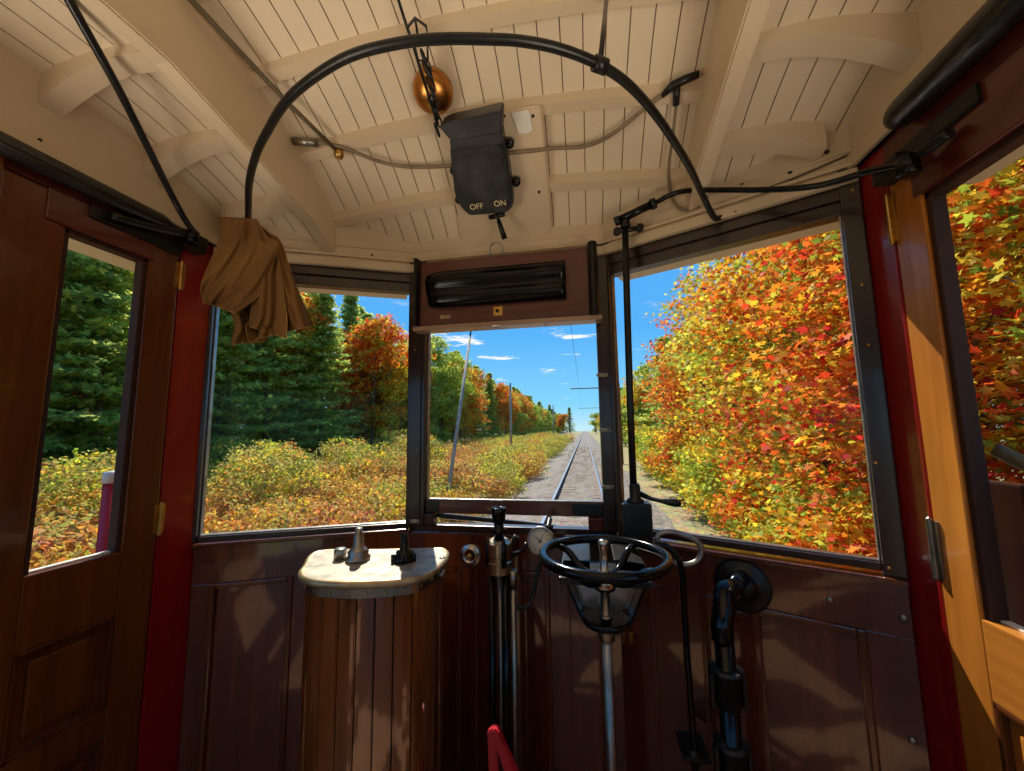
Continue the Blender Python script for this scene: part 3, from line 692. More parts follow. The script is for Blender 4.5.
# ---- canvas curtain bundled on the hoop
def cloth(name, left, right, folds, y0, parent, amp=.016, nv=40, nu=60, bulge=.0, mat='canvas', edge=.0):
    L = catmull([(x, y, 0) for x, y in left], 8); Rr = catmull([(x, y, 0) for x, y in right], 8)
    def smp(Q, f):
        t_ = f*(len(Q)-1); i_ = min(len(Q)-2, int(t_)); return Q[i_].lerp(Q[i_+1], t_-i_)
    bm = BM(); G = []
    for j in range(nv+1):
        f = j/nv; a = smp(L, f); b = smp(Rr, f); row = []
        for i in range(nu+1):
            g = i/nu; x = a.x+(b.x-a.x)*g; y = a.y+(b.y-a.y)*g
            d = 0
            for ph, fq, sk, am in folds: d += am*math.sin(fq*2*PI*(g+sk*f)+ph)*(0.35+.65*f)
            d -= bulge*math.sin(PI*g)*math.sin(PI*min(1, f*1.1))
            p = aty(x, y, y0+amp*d); row.append(bm.verts.new(p))
        G.append(row)
    for r1, r2 in zip(G, G[1:]):
        for i in range(nu):
            fc = bm.faces.new((r1[i], r1[i+1], r2[i+1], r2[i])); fc.smooth = True
    rim = [v.co.copy() for v in G[-1]]; side = [r[-1].co.copy() for r in G]
    o = obj(name, bm, M[mat], parent); md = o.modifiers.new('s', 'SOLIDIFY'); md.thickness = .003; md.offset = 0
    if edge:
        bm = BM(); tube(bm, rim, edge, 6); tube(bm, side, edge, 6); obj('hem', bm, M['stitch'], o)
    return o
t = thing('canvas_curtain', 'brown canvas curtain bunched up and hanging from the left end of the hoop', 'curtain', aty(238, 217, .885))
cloth('skirt', [(236, 222), (226, 250), (222, 285), (230, 310), (236, 330), (232, 345)], [(257, 222), (268, 232), (281, 242), (290, 268), (301, 298), (314, 325)], [(0, 2.6, .25, 1.6), (1.2, 5.5, .3, .7), (2, 9, -.2, .15)], .895, t, .017, edge=.0012)
cloth('back_fold', [(240, 225), (236, 260), (240, 300), (234, 330), (231, 344)], [(255, 225), (262, 260), (275, 300), (276, 325), (264, 342)], [(0, 1.5, .2, 1)], .925, t, .02)
cloth('front_fold', [(219, 217), (221, 236), (210, 262), (201, 285), (203, 302)], [(257, 219), (266, 236), (278, 247), (262, 290), (238, 314)], [(2.2, 1.1, .5, .8), (.5, 2.6, .9, .5), (0, 6, .4, .12)], .868, t, .017, bulge=1.1, edge=.0012)
cloth('side_fold', [(252, 228), (256, 262), (252, 300), (250, 318), (248, 326)], [(262, 231), (276, 250), (283, 290), (287, 318), (286, 338)], [(1.0, 1.2, .3, .9), (.5, 3.5, .3, .3)], .872, t, .014, bulge=.5, edge=.001)
# rolled hem opening at the foot
bm = BM(); c0 = [aty(x, y, .865) for x, y in ((247, 324), (262, 327), (264, 333), (254, 342), (249, 340))]
tube(bm, catmull(c0, 6, True), .0022, 6, closed=True)
top = [p+Vector((-.002, .03, .035)) for p in catmull(c0, 6, True)]; bot = catmull(c0, 6, True); va_ = [bm.verts.new(p) for p in bot]; vb_ = [bm.verts.new(p) for p in top]
for i in range(len(va_)): bm.faces.new((va_[i], va_[(i+1) % len(va_)], vb_[(i+1) % len(va_)], vb_[i])).smooth = True
obj('rolled_hem', bm, M['canvas'], t)
bm = BM(); pr = atz(248, 222, HZ); tube(bm, [pr+Vector((.016*math.cos(a), 0, .016*math.sin(a)-.006)) for a in [k*PI/8 for k in range(16)]], .0018, 6, closed=True); obj('curtain_ring', bm, M['brass'], t)

# ---- controller
out = [(320, 550), (380, 549), (435, 547.5), (444, 548.5), (446, 553), (438, 564), (414, 576), (360, 580.5), (322, 579.5), (306, 576), (302, 571), (306, 564)]
zp = 1.03; pl_ = catmull([atz(x, y+.5, zp) for x, y in out], 5, True); cen = sum(pl_, Vector())/len(pl_)
t = thing('controller', 'tall wooden streetcar controller with a worn white top plate under the left window', 'controller', (cen.x, cen.y, 0))
def shrink(p, k): return Vector((cen.x+(p.x-cen.x)*k, cen.y+(p.y-cen.y)*k, 0))
bm = BM()
a_ = [shrink(p, 1.0)+Vector((0, 0, zp-.014)) for p in pl_]; prism(bm, a_, (0, 0, .014), .0); obj('top_plate', bm, M['plate'], t)
bm = BM(); tube(bm, [shrink(p, 1.0)+Vector((0, 0, zp-.008)) for p in pl_], .009, 10, closed=True); obj('plate_rim', bm, M['rim'], t)
bm = BM(); prism(bm, [shrink(p, .955)+Vector((0, 0, .992)) for p in pl_], (0, 0, .025), 0); obj('metal_band', bm, M['steel'], t)
# staved body
base = [shrink(p, .945) for p in pl_]
per = [0]
for i in range(len(base)): per.append(per[-1]+(base[(i+1) % len(base)]-base[i]).length)
def along(s):
    s %= per[-1]
    for i in range(len(base)):
        if s <= per[i+1]: return base[i].lerp(base[(i+1) % len(base)], (s-per[i])/(per[i+1]-per[i]))
ns = 24; st = per[-1]/ns
for i in range(ns):
    bm = BM(); s0 = i*st+.0015; s1 = (i+1)*st-.0015
    P0 = [along(s0+(s1-s0)*k/4) for k in range(5)]; 
    def inn(p): return p+(Vector((cen.x, cen.y, 0))-p).normalized()*.018
    poly = P0+[inn(p) for p in P0[::-1]]
    a = [p for p in poly]; 
    t2 = bmesh.new(); lo = [t2.verts.new(p) for p in a]; hi = [t2.verts.new(p+Vector((0, 0, .993))) for p in a]
    n = len(a); t2.faces.new(lo[::-1]); t2.faces.new(hi)
    for k in range(n): t2.faces.new((lo[k], lo[(k+1) % n], hi[(k+1) % n], hi[k]))
    bmesh.ops.recalc_face_normals(t2, faces=t2.faces)
    bmesh.ops.bevel(t2, geom=[e for e in t2.edges if abs(e.verts[0].co.z-e.verts[1].co.z) > .5 and (min((e.verts[0].co.xy-P0[0].xy).length, (e.verts[0].co.xy-P0[-1].xy).length) < .0005)], offset=.0025, segments=2, affect='EDGES')
    obj('stave', t2, M['ctrl'], t)
bm = BM(); prism(bm, [shrink(p, .84)+Vector((0, 0, .01)) for p in pl_], (0, 0, .95), 0); obj('inner_case', bm, M['black'], t)
for k in range(0, 24):
    p = along(k*st*1.0+.5*st); q = (p-Vector((cen.x, cen.y, 0))).normalized()
    if q.y < .3:
        bm = BM(); lathe(bm, [(.004, 0), (.003, .003), (0, .004)], shrink(Vector((cen.x, cen.y, 0))+(p-Vector((cen.x, cen.y, 0)))/.945*.955, 1)+Vector((0, 0, 1.003)), q, 8); obj('rivet', bm, M['brass'], t)
def spindle(x, y, prof, mat):
    bm = BM(); p = atz(x, y, zp); lathe(bm, prof, p, (0, 0, 1), 20); o = obj('spindle', bm, M[mat], t); return o
spindle(340, 559, [(.015, 0), (.015, .022), (.013, .026), (0, .026)], 'steel')
spindle(358, 560, [(.030, 0), (.030, .008), (.024, .012), (.026, .022), (.018, .030), (.014, .034), (.012, .065), (.009, .068), (.009, .078), (0, .078)], 'steel')
spindle(404, 561, [(.027, 0), (.027, .010), (.020, .014), (.020, .024), (.011, .028), (.009, .062), (.006, .068), (0, .068)], 'blackm')
bm = BM(); p = atz(404, 561, zp)
for a in range(5): lathe(bm, [(.006, .0), (.006, .018), (0, .02)], p+Vector((.026*math.cos(a*1.256), .026*math.sin(a*1.256), 0)), (0, 0, 1), 8)
obj('spindle_lugs', bm, M['blackm'], t)
for y in (560, 573):
    bm = BM(); p = aty(441, y, .985); lathe(bm, [(.005, 0), (.005, .012), (.010, .014), (.010, .022), (0, .026)], p+Vector((-.012, 0, 0)), (1, -.3, 0), 12); obj('side_knob', bm, M['steel'], t)

# ---- handbrake wheel
WC = Vector((.033, .985, 1.052)); WR = .143
t = thing('handbrake', 'black horizontal handbrake wheel on an upright steel shaft', 'wheel', (WC.x, WC.y, 0))
bm = BM(); tube(bm, [WC+Vector((WR*math.cos(2*PI*k/64), WR*math.sin(2*PI*k/64), 0)) for k in range(64)], .0115, 14, closed=True); obj('rim', bm, M['blackm'], t)
for k in range(4):
    a = PI/4+.15+k*PI/2; d = Vector((math.cos(a), math.sin(a), 0)); bm = BM()
    tube(bm, [WC+d*WR+Vector((0, 0, -.004)), WC+d*WR*.75+Vector((0, 0, -.012)), WC+d*WR*.45+Vector((0, 0, -.045)), WC+d*.02+Vector((0, 0, -.055))], [.008, .010], 10, smooth=5); obj('spoke', bm, M['blackm'], t)
bm = BM(); lathe(bm, [(.024, -.075), (.027, -.065), (.027, -.05), (.020, -.040), (.010, -.034), (.008, .010), (.011, .022), (.013, .03), (.009, .036), (0, .037)], WC, (0, 0, 1), 20); obj('hub', bm, M['chrome'], t)
bm = BM(); tube(bm, [(WC.x, WC.y, 0), (WC.x, WC.y, WC.z-.07)], .0115, 16); obj('shaft', bm, M['steel'], t)
bm = BM(); lathe(bm, [(.017, -.155), (.019, -.15), (.019, -.13), (.015, -.125), (.015, -.185)][::-1] if False else [(.014, -.19), (.019, -.185), (.019, -.15), (.015, -.145), (.015, -.13)], WC, (0, 0, 1), 16); obj('collar', bm, M['steel'], t)
# its bracket on the front wall
t = thing('brake_bracket', 'dark iron yoke bracket under the handbrake wheel on the front wall', 'bracket', (WC.x, 1.30, .9))
zl = WC.z-.150
bm = BM(); lathe(bm, [(.052, 0), (.054, .003), (.054, .012), (.05, .014)], (WC.x, WC.y, zl), (0, 0, 1), 24); obj('lower_disc', bm, M['blackm'], t)
for s in (-1, 1):
    bm = BM(); prism(bm, [(WC.x+s*.050, WC.y-.022, zl+.01), (WC.x+s*.088, WC.y-.022, WC.z-.05), (WC.x+s*.088, WC.y+.03, WC.z-.05), (WC.x+s*.050, WC.y+.03, zl+.01)], (s*.006, 0, 0), .001); obj('yoke_side', bm, M['blackm'], t)
bm = BM(); prism(bm, [(WC.x-.05, WC.y+.034, zl+.01), (WC.x+.05, WC.y+.034, zl+.01), (WC.x+.088, WC.y+.034, WC.z-.05), (WC.x-.088, WC.y+.034, WC.z-.05)], (0, .006, 0), .001); obj('yoke_back', bm, M['chrome'], t)
bm = BM(); box(bm, (WC.x-.105, WC.y-.025, WC.z-.062), (WC.x-.03, 1.325, WC.z-.045), .003); box(bm, (WC.x+.03, WC.y-.025, WC.z-.062), (WC.x+.105, 1.325, WC.z-.045), .003); box(bm, (WC.x-.105, WC.y+.035, WC.z-.075), (WC.x+.105, WC.y+.10, WC.z-.045), .004)
obj('bracket_arm', bm, M['black'], t)
bm = BM(); box(bm, (WC.x-.11, 1.305, WC.z-.115), (WC.x+.085, 1.338, WC.z-.045), .004); obj('wall_plate', bm, M['black'], t)
for s in (.035, .052):
    bm = BM(); lathe(bm, [(.005, -.024), (.005, -.002), (.007, 0)], (WC.x+s, WC.y-.03, zl), (0, 0, 1), 10); obj('bolt', bm, M['brass'], t)

# ---- air brake valve with pipes
VX2, VY2 = aty(499, 540, 1.20).x, 1.20
t = thing('air_valve', 'tall metal air valve with round top and pipes left of the gauge', 'valve', (VX2, VY2, 0))
z0 = aty(499, 573, 1.20).z
bm = BM(); lathe(bm, [(.028, 0), (.039, .004), (.040, .036), (.036, .039), (.036, .050), (.040, .053), (.040, .090), (.030, .097), (.024, .1)], (VX2, VY2, z0), (0, 0, 1), 28, False); obj('valve_body', bm, M['nickel'], t)
bm = BM(); lathe(bm, [(.016, .098), (.016, .115), (.022, .118), (.022, .128), (.015, .132), (.015, .15), (.020, .155), (.023, .186), (.021, .192), (.012, .192), (.010, .187), (0, .187)], (VX2, VY2, z0), (0, 0, 1), 24); obj('valve_cap', bm, M['blackm'], t)
for a in range(4):
    d = Vector((math.cos(.6+a*PI/2), math.sin(.6+a*PI/2), 0)); bm = BM(); lathe(bm, [(.009, -.004), (.009, .062), (.005, .066), (.005, .074), (0, .075)], Vector((VX2, VY2, z0+.03))+d*.036, (0, 0, 1), 8); obj('lug', bm, M['blackm'], t)
for dx, r, m_ in ((-.024, .009, 'blackm'), (-.004, .007, 'steel'), (.018, .011, 'blackm'), (.042, .009, 'steel')):
    bm = BM(); x = VX2+dx; tube(bm, [(x, VY2+(.03 if dx == -.004 else 0), 0), (x, VY2+(.03 if dx == -.004 else 0), z0+.01)], r, 12)
    if dx > .03: lathe(bm, [(.013, z0-.04), (.013, z0+.012)], (x, VY2, 0), (0, 0, 1), 12)
    obj('pipe', bm, M[m_], t)
bm = BM(); box(bm, (VX2-.02, VY2, z0+.01), (VX2+.02, 1.335, z0+.05), .003); obj('wall_bracket', bm, M['black'], t)
bm = BM(); tube(bm, [Vector((VX2+.03, VY2, z0+.055)), aty(520, 552, 1.24), aty(527, 543, 1.25)], .006, 10, smooth=4); tube(bm, [aty(512, 543, 1.21), aty(517, 536, 1.21)], .009, 10); obj('side_fitting', bm, M['black'], t)
# gauge
gp = aty(541, 541, 1.22); gn = Vector((-.25, -.92, .28)).normalized()
t = thing('pressure_gauge', 'small round pressure gauge with a pale dial beside the handbrake wheel', 'gauge', gp)
bm = BM(); lathe(bm, [(.030, -.022), (.040, -.018), (.0415, 0), (.0415, .010), (.037, .012), (.036, .006), (0, .006)], gp, gn, 32); obj('gauge_case', bm, M['steel'], t)
bm = BM(); lathe(bm, [(.0355, .0065), (.0355, .0075), (0, .0075)], gp, gn, 32); obj('dial', bm, M['dial'], t)
q = Vector((0, 0, 1)).rotation_difference(gn)
bm = BM()
for k in range(13):
    a = -.75*PI+k*1.5*PI/12+PI/2; d1 = q @ Vector((math.cos(a), math.sin(a), 0)); tube(bm, [gp+gn*.0078+d1*.026, gp+gn*.0078+d1*.032], .0008, 4)
obj('dial_marks', bm, M['black'], t)
bm = BM()
for a in (.8, 2.3): 
    d1 = q @ Vector((math.cos(a), math.sin(a), 0)); tube(bm, [gp+gn*.009-d1*.008, gp+gn*.009+d1*.024], [.0016, .0005], 6)
obj('needle', bm, M['black'], t)
bm = BM(); tube(bm, [gp-gn*.015, aty(541, 560, 1.245), aty(537, 575, 1.24), aty(533, 595, 1.23), aty(528, 606, 1.22), aty(520, 608, 1.21), aty(512, 607, 1.20)], .006, 10, smooth=5); obj('gauge_pipe', bm, M['black'], t)
bm = BM(); tube(bm, [gp+Vector((.01, .01, .03)), aty(548, 527, 1.25), aty(550, 519, 1.27)], .008, 10); lathe(bm, [(.013, -.006), (.013, .006)], aty(549, 527, 1.25), (.2, 0, 1), 6); obj('top_fitting', bm, M['black'], t)
# round wall fitting
wp = onf(FC, 470.5, 555, .012)
t = thing('round_socket', 'round nickel socket on the front wall between controller and air valve', 'socket', wp)
bm = BM(); lathe(bm, [(.038, -.002), (.038, .006), (.034, .010), (.028, .008), (.026, .014), (.02, .016), (.018, .008), (0, .008)], wp, (0, -1, 0), 28); obj('socket_ring', bm, M['chrome'], t)
bm = BM(); lathe(bm, [(.010, .008), (.010, .014), (.006, .02), (0, .02)], wp, (0, -1, 0), 14); obj('socket_core', bm, M['brass'], t)
# ---- loop handled rod
t = thing('loop_handle', 'bent steel loop handle on a thin upright rod right of the wheel', 'handle', aty(694, 745, 1.14))
HY = 1.14
bm = BM(); tube(bm, [aty(x, y, HY) for x, y in ((661, 548), (657, 540), (660, 534), (672, 532), (690, 537), (700, 545), (701, 554), (696, 562), (684, 565), (674, 562))], .0075, 12, smooth=5); obj('loop', bm, M['steel'], t)
bm = BM(); tube(bm, [aty(x, y, HY-.01) for x, y in ((655, 545), (666, 546), (677, 556), (682, 572), (684, 600), (687, 650), (691, 705), (695, 760), (697, 800))], .0078, 12, smooth=4); obj('rod_shaft', bm, M['blackm'], t)
bm = BM(); p = aty(694, 752, HY); fbox(bm, (Vector((p.x, p.y, 0)), Vector((1, 0, 0)), Vector((0, 1, 0))), -.03, .035, -.018, .07, p.z-.012, p.z+.0, .002); lathe(bm, [(.018, -.02), (.018, .012)], p, (0, 0, 1), 14); obj('guide_bracket', bm, M['black'], t)
# ---- big black pipe
fp = onf(FR, 742, 585, .012)
t = thing('black_pipe', 'thick black elbow pipe with sleeves coming out of the right front wall', 'pipe', fp)
bm = BM(); lathe(bm, [(.068, -.003), (.068, .006), (.060, .010), (.040, .012), (.034, .02), (.034, .03), (0, .03)], fp, -FR[2], 32); obj('flange', bm, M['black'], t)
e1 = aty(741, 578, 1.155); e2 = aty(727, 598, 1.06); e3 = aty(722, 612, 1.035)
bm = BM(); tube(bm, [fp, e1, aty(733, 589, 1.09)], .020, 18); tube(bm, [e1.lerp(e2, .55), e2+Vector((0, .01, .01)), e2.lerp(e3, .6), aty(722, 625, 1.03), aty(723, 640, 1.03)], .024, 20, smooth=4); obj('elbow', bm, M['blackm'], t)
dn_ = [aty(723, 625, 1.03), aty(733, 771, 1.03)]; zz = Vector((dn_[0].x, dn_[0].y, 0))
bm = BM(); tube(bm, [(zz.x, zz.y, .05), (zz.x, zz.y, dn_[0].z)], .021, 18); obj('down_pipe', bm, M['blackm'], t)
for za, zb_, ra in ((aty(722, 668, 1.03).z, aty(722, 706, 1.03).z, .030), (aty(725, 742, 1.03).z, aty(725, 800, 1.03).z, .030), (.14, .3, .030)):
    bm = BM(); lathe(bm, [(ra*.8, zb_), (ra*.9, zb_+.002), (ra, za-.01), (ra+.006, za-.006), (ra+.006, za), (ra*.7, za+.003)], (zz.x, zz.y, 0), (0, 0, 1), 20); obj('sleeve', bm, M['black'], t)
    for s in (-1, 1): bm = BM(); box(bm, (zz.x+s*(ra+.004)-.004, zz.y-.012, zb_), (zz.x+s*(ra+.004)+.004, zz.y+.012, za-.008), .002); obj('sleeve_rib', bm, M['black'], t)
# ---- red lever at the bottom
t = thing('red_lever', 'bright red forked lever rising at the bottom centre', 'lever', (aty(500, 800, 1.0).x, 1.0, 0))
bm = BM(); P = [aty(487, 732, 1.0), aty(493, 729, 1.0), aty(498, 732, 1.0), aty(516, 771, 1.0), aty(530, 805, 1.0)]
prism(bm, [P[0], P[1], P[2], P[4], aty(517, 812, 1.0), aty(497, 752, 1.0), aty(500, 812, 1.0), aty(490, 812, 1.0)], (0, .022, 0), .003); 
box(bm, (aty(493, 800, 1.0).x-.01, 1.0, 0), (aty(525, 800, 1.0).x, 1.022, aty(500, 805, 1.0).z), .003); obj('fork', bm, M['redplastic'], t)
bm = BM(); box(bm, (t.location.x-.06, .97, 0), (t.location.x+.08, 1.05, .02), .004); obj('foot_plate', bm, M['black'], t)

# ---- outside fittings
bm = BM(); tube(bm, [aty(421, 511, 1.375), aty(446, 516, 1.43), aty(530, 524, 1.45), aty(600, 533, 1.45)], [.010, .011, .008, .006], 12)
tag(obj('outside_bar', bm, M['black']), 'dark slanting bar outside below the centre window', 'bar')
pp = atx(113, 470, -1.5)
t = thing('grab_pole', 'bright red upright pole with pale cap outside the left door', 'pole', (pp.x, pp.y, -1.0))
bm = BM(); tube(bm, [(pp.x, pp.y, -1.0), (pp.x, pp.y, 1.205)], .021, 16); obj('pole_tube', bm, M['redplastic'], t)
bm = BM(); lathe(bm, [(.024, 1.20), (.024, 1.225), (.020, 1.235), (0, 1.238)], (pp.x, pp.y, 0), (0, 0, 1), 16); obj('pole_cap', bm, M['white'], t)
p1 = atx(1012, 470, .82)
t = thing('mirror_post', 'dark brown upright board outside the right door window', 'post', (p1.x, p1.y, .3))
a = atx(990, 480, .84); b = atx(1004, 480, .84)
bm = BM(); box(bm, (.80, .64, .55), (.82, a.y-.012, 1.235), .006); obj('post_board', bm, M['frame'], t)
bm = BM(); tube(bm, [(.81, .60, 1.25), (.81, .72, 1.262), (.81, .80, 1.255), (.79, .87, 1.27), (.77, .91, 1.30)], .013, 10, smooth=4); obj('curved_arm', bm, M['conduit'], t)

# ------------------------------------------------------------------ outdoors
G0 = -.86       # ground at the track bed
RT = -.70       # rail top
def ground(name, x0, x1, y0, y1, z, mat, n=(40, 60), amp=.05, label=None):
    bm = BM(); g = []
    for j in range(n[1]+1):
        f = j/n[1]; y = y0+(y1-y0)*f**2.2
        g.append([bm.verts.new((x0+(x1-x0)*i/n[0], y, (z(x0+(x1-x0)*i/n[0]) if callable(z) else z)+amp*(random.random()-.5))) for i in range(n[0]+1)])
    for j in range(n[1]):
        for i in range(n[0]): bm.faces.new((g[j][i], g[j][i+1], g[j+1][i+1], g[j+1][i]))
    return obj(name, bm, mat)
def gmat(name, c1, c2, c3, sc):
    mt, nt, b = new_mat(name); tc = N(nt, 'ShaderNodeTexCoord')
    n1 = N(nt, 'ShaderNodeTexNoise'); n1.inputs['Scale'].default_value = sc; n1.inputs['Detail'].default_value = 8; n1.inputs['Roughness'].default_value = .75
    n2 = N(nt, 'ShaderNodeTexVoronoi'); n2.inputs['Scale'].default_value = sc*6
    for q in (n1, n2): nt.links.new(tc.outputs['Object'], q.inputs['Vector'])
    r = ramp(nt, [(.3, c1), (.5, c2), (.7, c3)]); nt.links.new(n1.outputs[0], r.inputs[0])
    mx = N(nt, 'ShaderNodeMixRGB', blend_type='MULTIPLY'); mx.inputs[0].default_value = .5
    nt.links.new(r.outputs[0], mx.inputs[1]); nt.links.new(n2.outputs['Color'], mx.inputs[2]); nt.links.new(mx.outputs[0], b.inputs['Base Color'])
    b.inputs['Roughness'].default_value = .95
    bp = N(nt, 'ShaderNodeBump'); bp.inputs['Strength'].default_value = .8; bp.inputs['Distance'].default_value = .04
    nt.links.new(n2.outputs['Distance'], bp.inputs['Height']); nt.links.new(bp.outputs[0], b.inputs['Normal']); return mt
M['grass'] = gmat('dry_grass', (.18, .15, .05), (.40, .33, .14), (.52, .42, .20), 1.2)
M['ballast'] = gmat('ballast_stone', (.16, .125, .10), (.30, .255, .21), (.42, .37, .32), 3.0)
o = ground('meadow_ground', -90, 60, -30, 420, G0-.16, M['grass'], (60, 80), .10); tag(o, 'dry tan grass ground beside the track', 'ground', kind='stuff')
def bz(x):
    d = abs(x-AX); return G0+.005 if d < 1.35 else G0+.005-.16*(min(d, 2.5)-1.35)/1.1
o = ground('ballast_bed', AX-2.5, AX+2.5, -6, 400, bz, M['ballast'], (30, 200), .03); tag(o, 'grey crushed stone ballast under the rails', 'ballast', kind='stuff')
def railmesh(y0, y1):
    bm = BM(); prof = [(-.065, 0), (.065, 0), (.065, .012), (.010, .03), (.010, .11), (.035, .12), (.035, .15), (-.035, .15), (-.035, .12), (-.010, .11), (-.010, .03), (-.065, .012)]
    prism(bm, [(x, y0, z) for x, z in prof], (0, y1-y0, 0)); return bm
for s, lab in ((-1, 'left steel rail of the track ahead'), (1, 'right steel rail of the track ahead')):
    bm = railmesh(-6, 400); r = obj('rail', bm, M['railside']); r.location = (AX+s*.735, 0, RT-.15)
    r.data.materials.append(M['rail'])
    for p in r.data.polygons:
        if p.normal.z > .9 and p.center.z > .14: p.material_index = 1
    tag(r, lab, 'rail')
bm = BM(); box(bm, (-1.25, -.11, -.14), (1.25, .11, 0), .01); tie0 = obj('railway_tie', bm, M['tie'])
tag(tie0, 'weathered wooden tie lying under the rails', 'tie', 'ties under the rails')
for i in range(90):
    o = tie0 if i == 0 else tie0.copy()
    if i: C.objects.link(o)
    o.location = (AX+random.uniform(-.03, .03), .3+i*.56, RT-.15); o.rotation_euler[2] = random.uniform(-.015, .015)

# ---- foliage
def fast_mesh(name, V, k, col, mat):
    n = len(V)//k; me = bpy.data.meshes.new(name)
    me.vertices.add(len(V)); me.vertices.foreach_set('co', V.astype(np.float32).ravel())
    me.loops.add(n*k); me.loops.foreach_set('vertex_index', np.arange(n*k, dtype=np.int32))
    me.polygons.add(n); me.polygons.foreach_set('loop_start', np.arange(0, n*k, k, dtype=np.int32))
    a = me.color_attributes.new('Col', 'FLOAT_COLOR', 'POINT'); c = np.ones((n*k, 4), np.float32); c[:, :3] = np.repeat(col, k, 0); a.data.foreach_set('color', c.ravel())
    me.materials.append(mat); me.update(); me.validate(); return me
MAPLE = np.array([(0, -.5), (.16, -.12), (.5, -.16), (.30, .12), (.42, .38), (.14, .28), (0, .6), (-.14, .28), (-.42, .38), (-.30, .12), (-.5, -.16), (-.16, -.12)])
OVAL = np.array([(0, -.5), (.28, -.1), (.22, .25), (0, .5), (-.22, .25), (-.28, -.1)])
NEED = np.array([(-.16, -.5), (.16, -.5), (.10, .5), (-.10, .5)])
SPRAY = np.array([(0, -.5), (.38, -.2), (.12, -.1), (.42, .2), (.1, .15), (0, .6), (-.1, .15), (-.42, .2), (-.12, -.1), (-.38, -.2)])
def leaves(pos, size, shape, col, flat=.5, up=None):
    n = len(pos); k = len(shape)
    nr = rng.normal(size=(n, 3)); nr[:, 2] = np.abs(nr[:, 2])+flat; nr /= np.linalg.norm(nr, axis=1)[:, None]
    a = rng.normal(size=(n, 3)); a -= nr*(a*nr).sum(1)[:, None]; a /= np.linalg.norm(a, axis=1)[:, None]; b = np.cross(nr, a)
    s = (size*(.6+.8*rng.random(n)))[:, None, None]
    V = pos[:, None, :]+s*(a[:, None, :]*shape[None, :, 0, None]+b[:, None, :]*shape[None, :, 1, None])
    if k > 6: V += s*.12*nr[:, None, :]*(np.abs(shape[None, :, 0, None])*-1)
    return V.reshape(-1, 3)
PAL = dict(
    orange=[(.80, .22, .02), (.85, .32, .03), (.88, .45, .03), (.75, .14, .02), (.85, .55, .05)],
    red=[(.72, .07, .02), (.80, .13, .02), (.62, .04, .03), (.85, .22, .04), (.85, .33, .04)],
    yellow=[(.88, .60, .04), (.80, .66, .05), (.85, .48, .03), (.62, .62, .06), (.90, .72, .08)],
    ygreen=[(.42, .52, .05), (.55, .58, .06), (.30, .42, .05), (.62, .55, .06), (.24, .34, .04)],
    green=[(.40, .52, .10), (.50, .62, .12), (.62, .66, .12), (.42, .50, .11), (.66, .62, .13)],
    pine=[(.28, .38, .10), (.38, .48, .12), (.46, .56, .13), (.58, .62, .14), (.30, .36, .11)],
    brush=[(.38, .36, .10), (.50, .46, .12), (.60, .50, .10), (.30, .32, .08), (.62, .40, .10)],
    obrush=[(.74, .36, .07), (.80, .27, .05), (.60, .44, .10), (.70, .42, .06), (.50, .24, .10)],
    rbrush=[(.62, .20, .08), (.55, .14, .10), (.66, .34, .10), (.5, .36, .12), (.40, .2, .1)])
def colors(pals, w, cid, ncl, jit=.22):
    pk = rng.choice(len(pals), ncl, p=np.array(w)/sum(w)); arr = np.array([PAL[p] for p in pals])
    c = arr[pk[cid], rng.integers(0, 5, len(cid))]
    return np.clip(c*(1+jit*rng.normal(size=(len(cid), 1))), .01, .95)
def crown(rx, rz, zc_, ncl, per_, size, shape, pals, w, sq=1.0, shell=.55, crad=.45, mat='leaf', flat=.4, cone=0.0, name='foliage', lobes=0):
    d = rng.normal(size=(ncl, 3)); d /= np.linalg.norm(d, axis=1)[:, None]
    r = shell+(1-shell)*rng.random(ncl)**.6
    c = d*r[:, None]*np.array([rx, rx, rz]); 
    if cone:                                  # whorls of separate boughs, long below, short above
        nb = ncl//9; h = np.linspace(0, 1, nb)+rng.normal(size=nb)*.012; th = np.arange(nb)*2.4+rng.normal(size=nb)*.3
        Lb = rx*(1.02-np.clip(h, 0, 1))**.75*(.55+.75*rng.random(nb))
        t = (np.arange(9)+.6)/9.2; rr = Lb[:, None]*t[None]; thh = th[:, None]+rng.normal(size=(nb, 9))*.10
        zz_ = ((h*2-1)*rz)[:, None]+rr*.16-.10*Lb[:, None]*(t[None]**2)
        c = np.stack([rr*np.cos(thh), rr*np.sin(thh), zz_], 2).reshape(-1, 3); ncl = len(c)
    elif lobes:
        lc = rng.normal(size=(lobes, 3)); lc /= np.linalg.norm(lc, axis=1)[:, None]; lc *= (.30+.55*rng.random(lobes)**.7)[:, None]*np.array([rx, rx, rz])
        lr = (.34+.24*rng.random(lobes))*rx; li = rng.integers(0, lobes, ncl); c = lc[li]+d*lr[li][:, None]*(.7+.3*rng.random(ncl)[:, None])*np.array([1, 1, .85])
    c[:, 2] += zc_
    cid = np.repeat(np.arange(ncl), per_)
    off = rng.normal(size=(len(cid), 3))*crad*np.array([1, 1, .35 if cone else .5])*.55
    pos = c[cid]+off
    col = colors(pals, w, cid, ncl)
    return fast_mesh(name, leaves(pos, size, shape, col, flat), len(shape), col, M[mat]), c
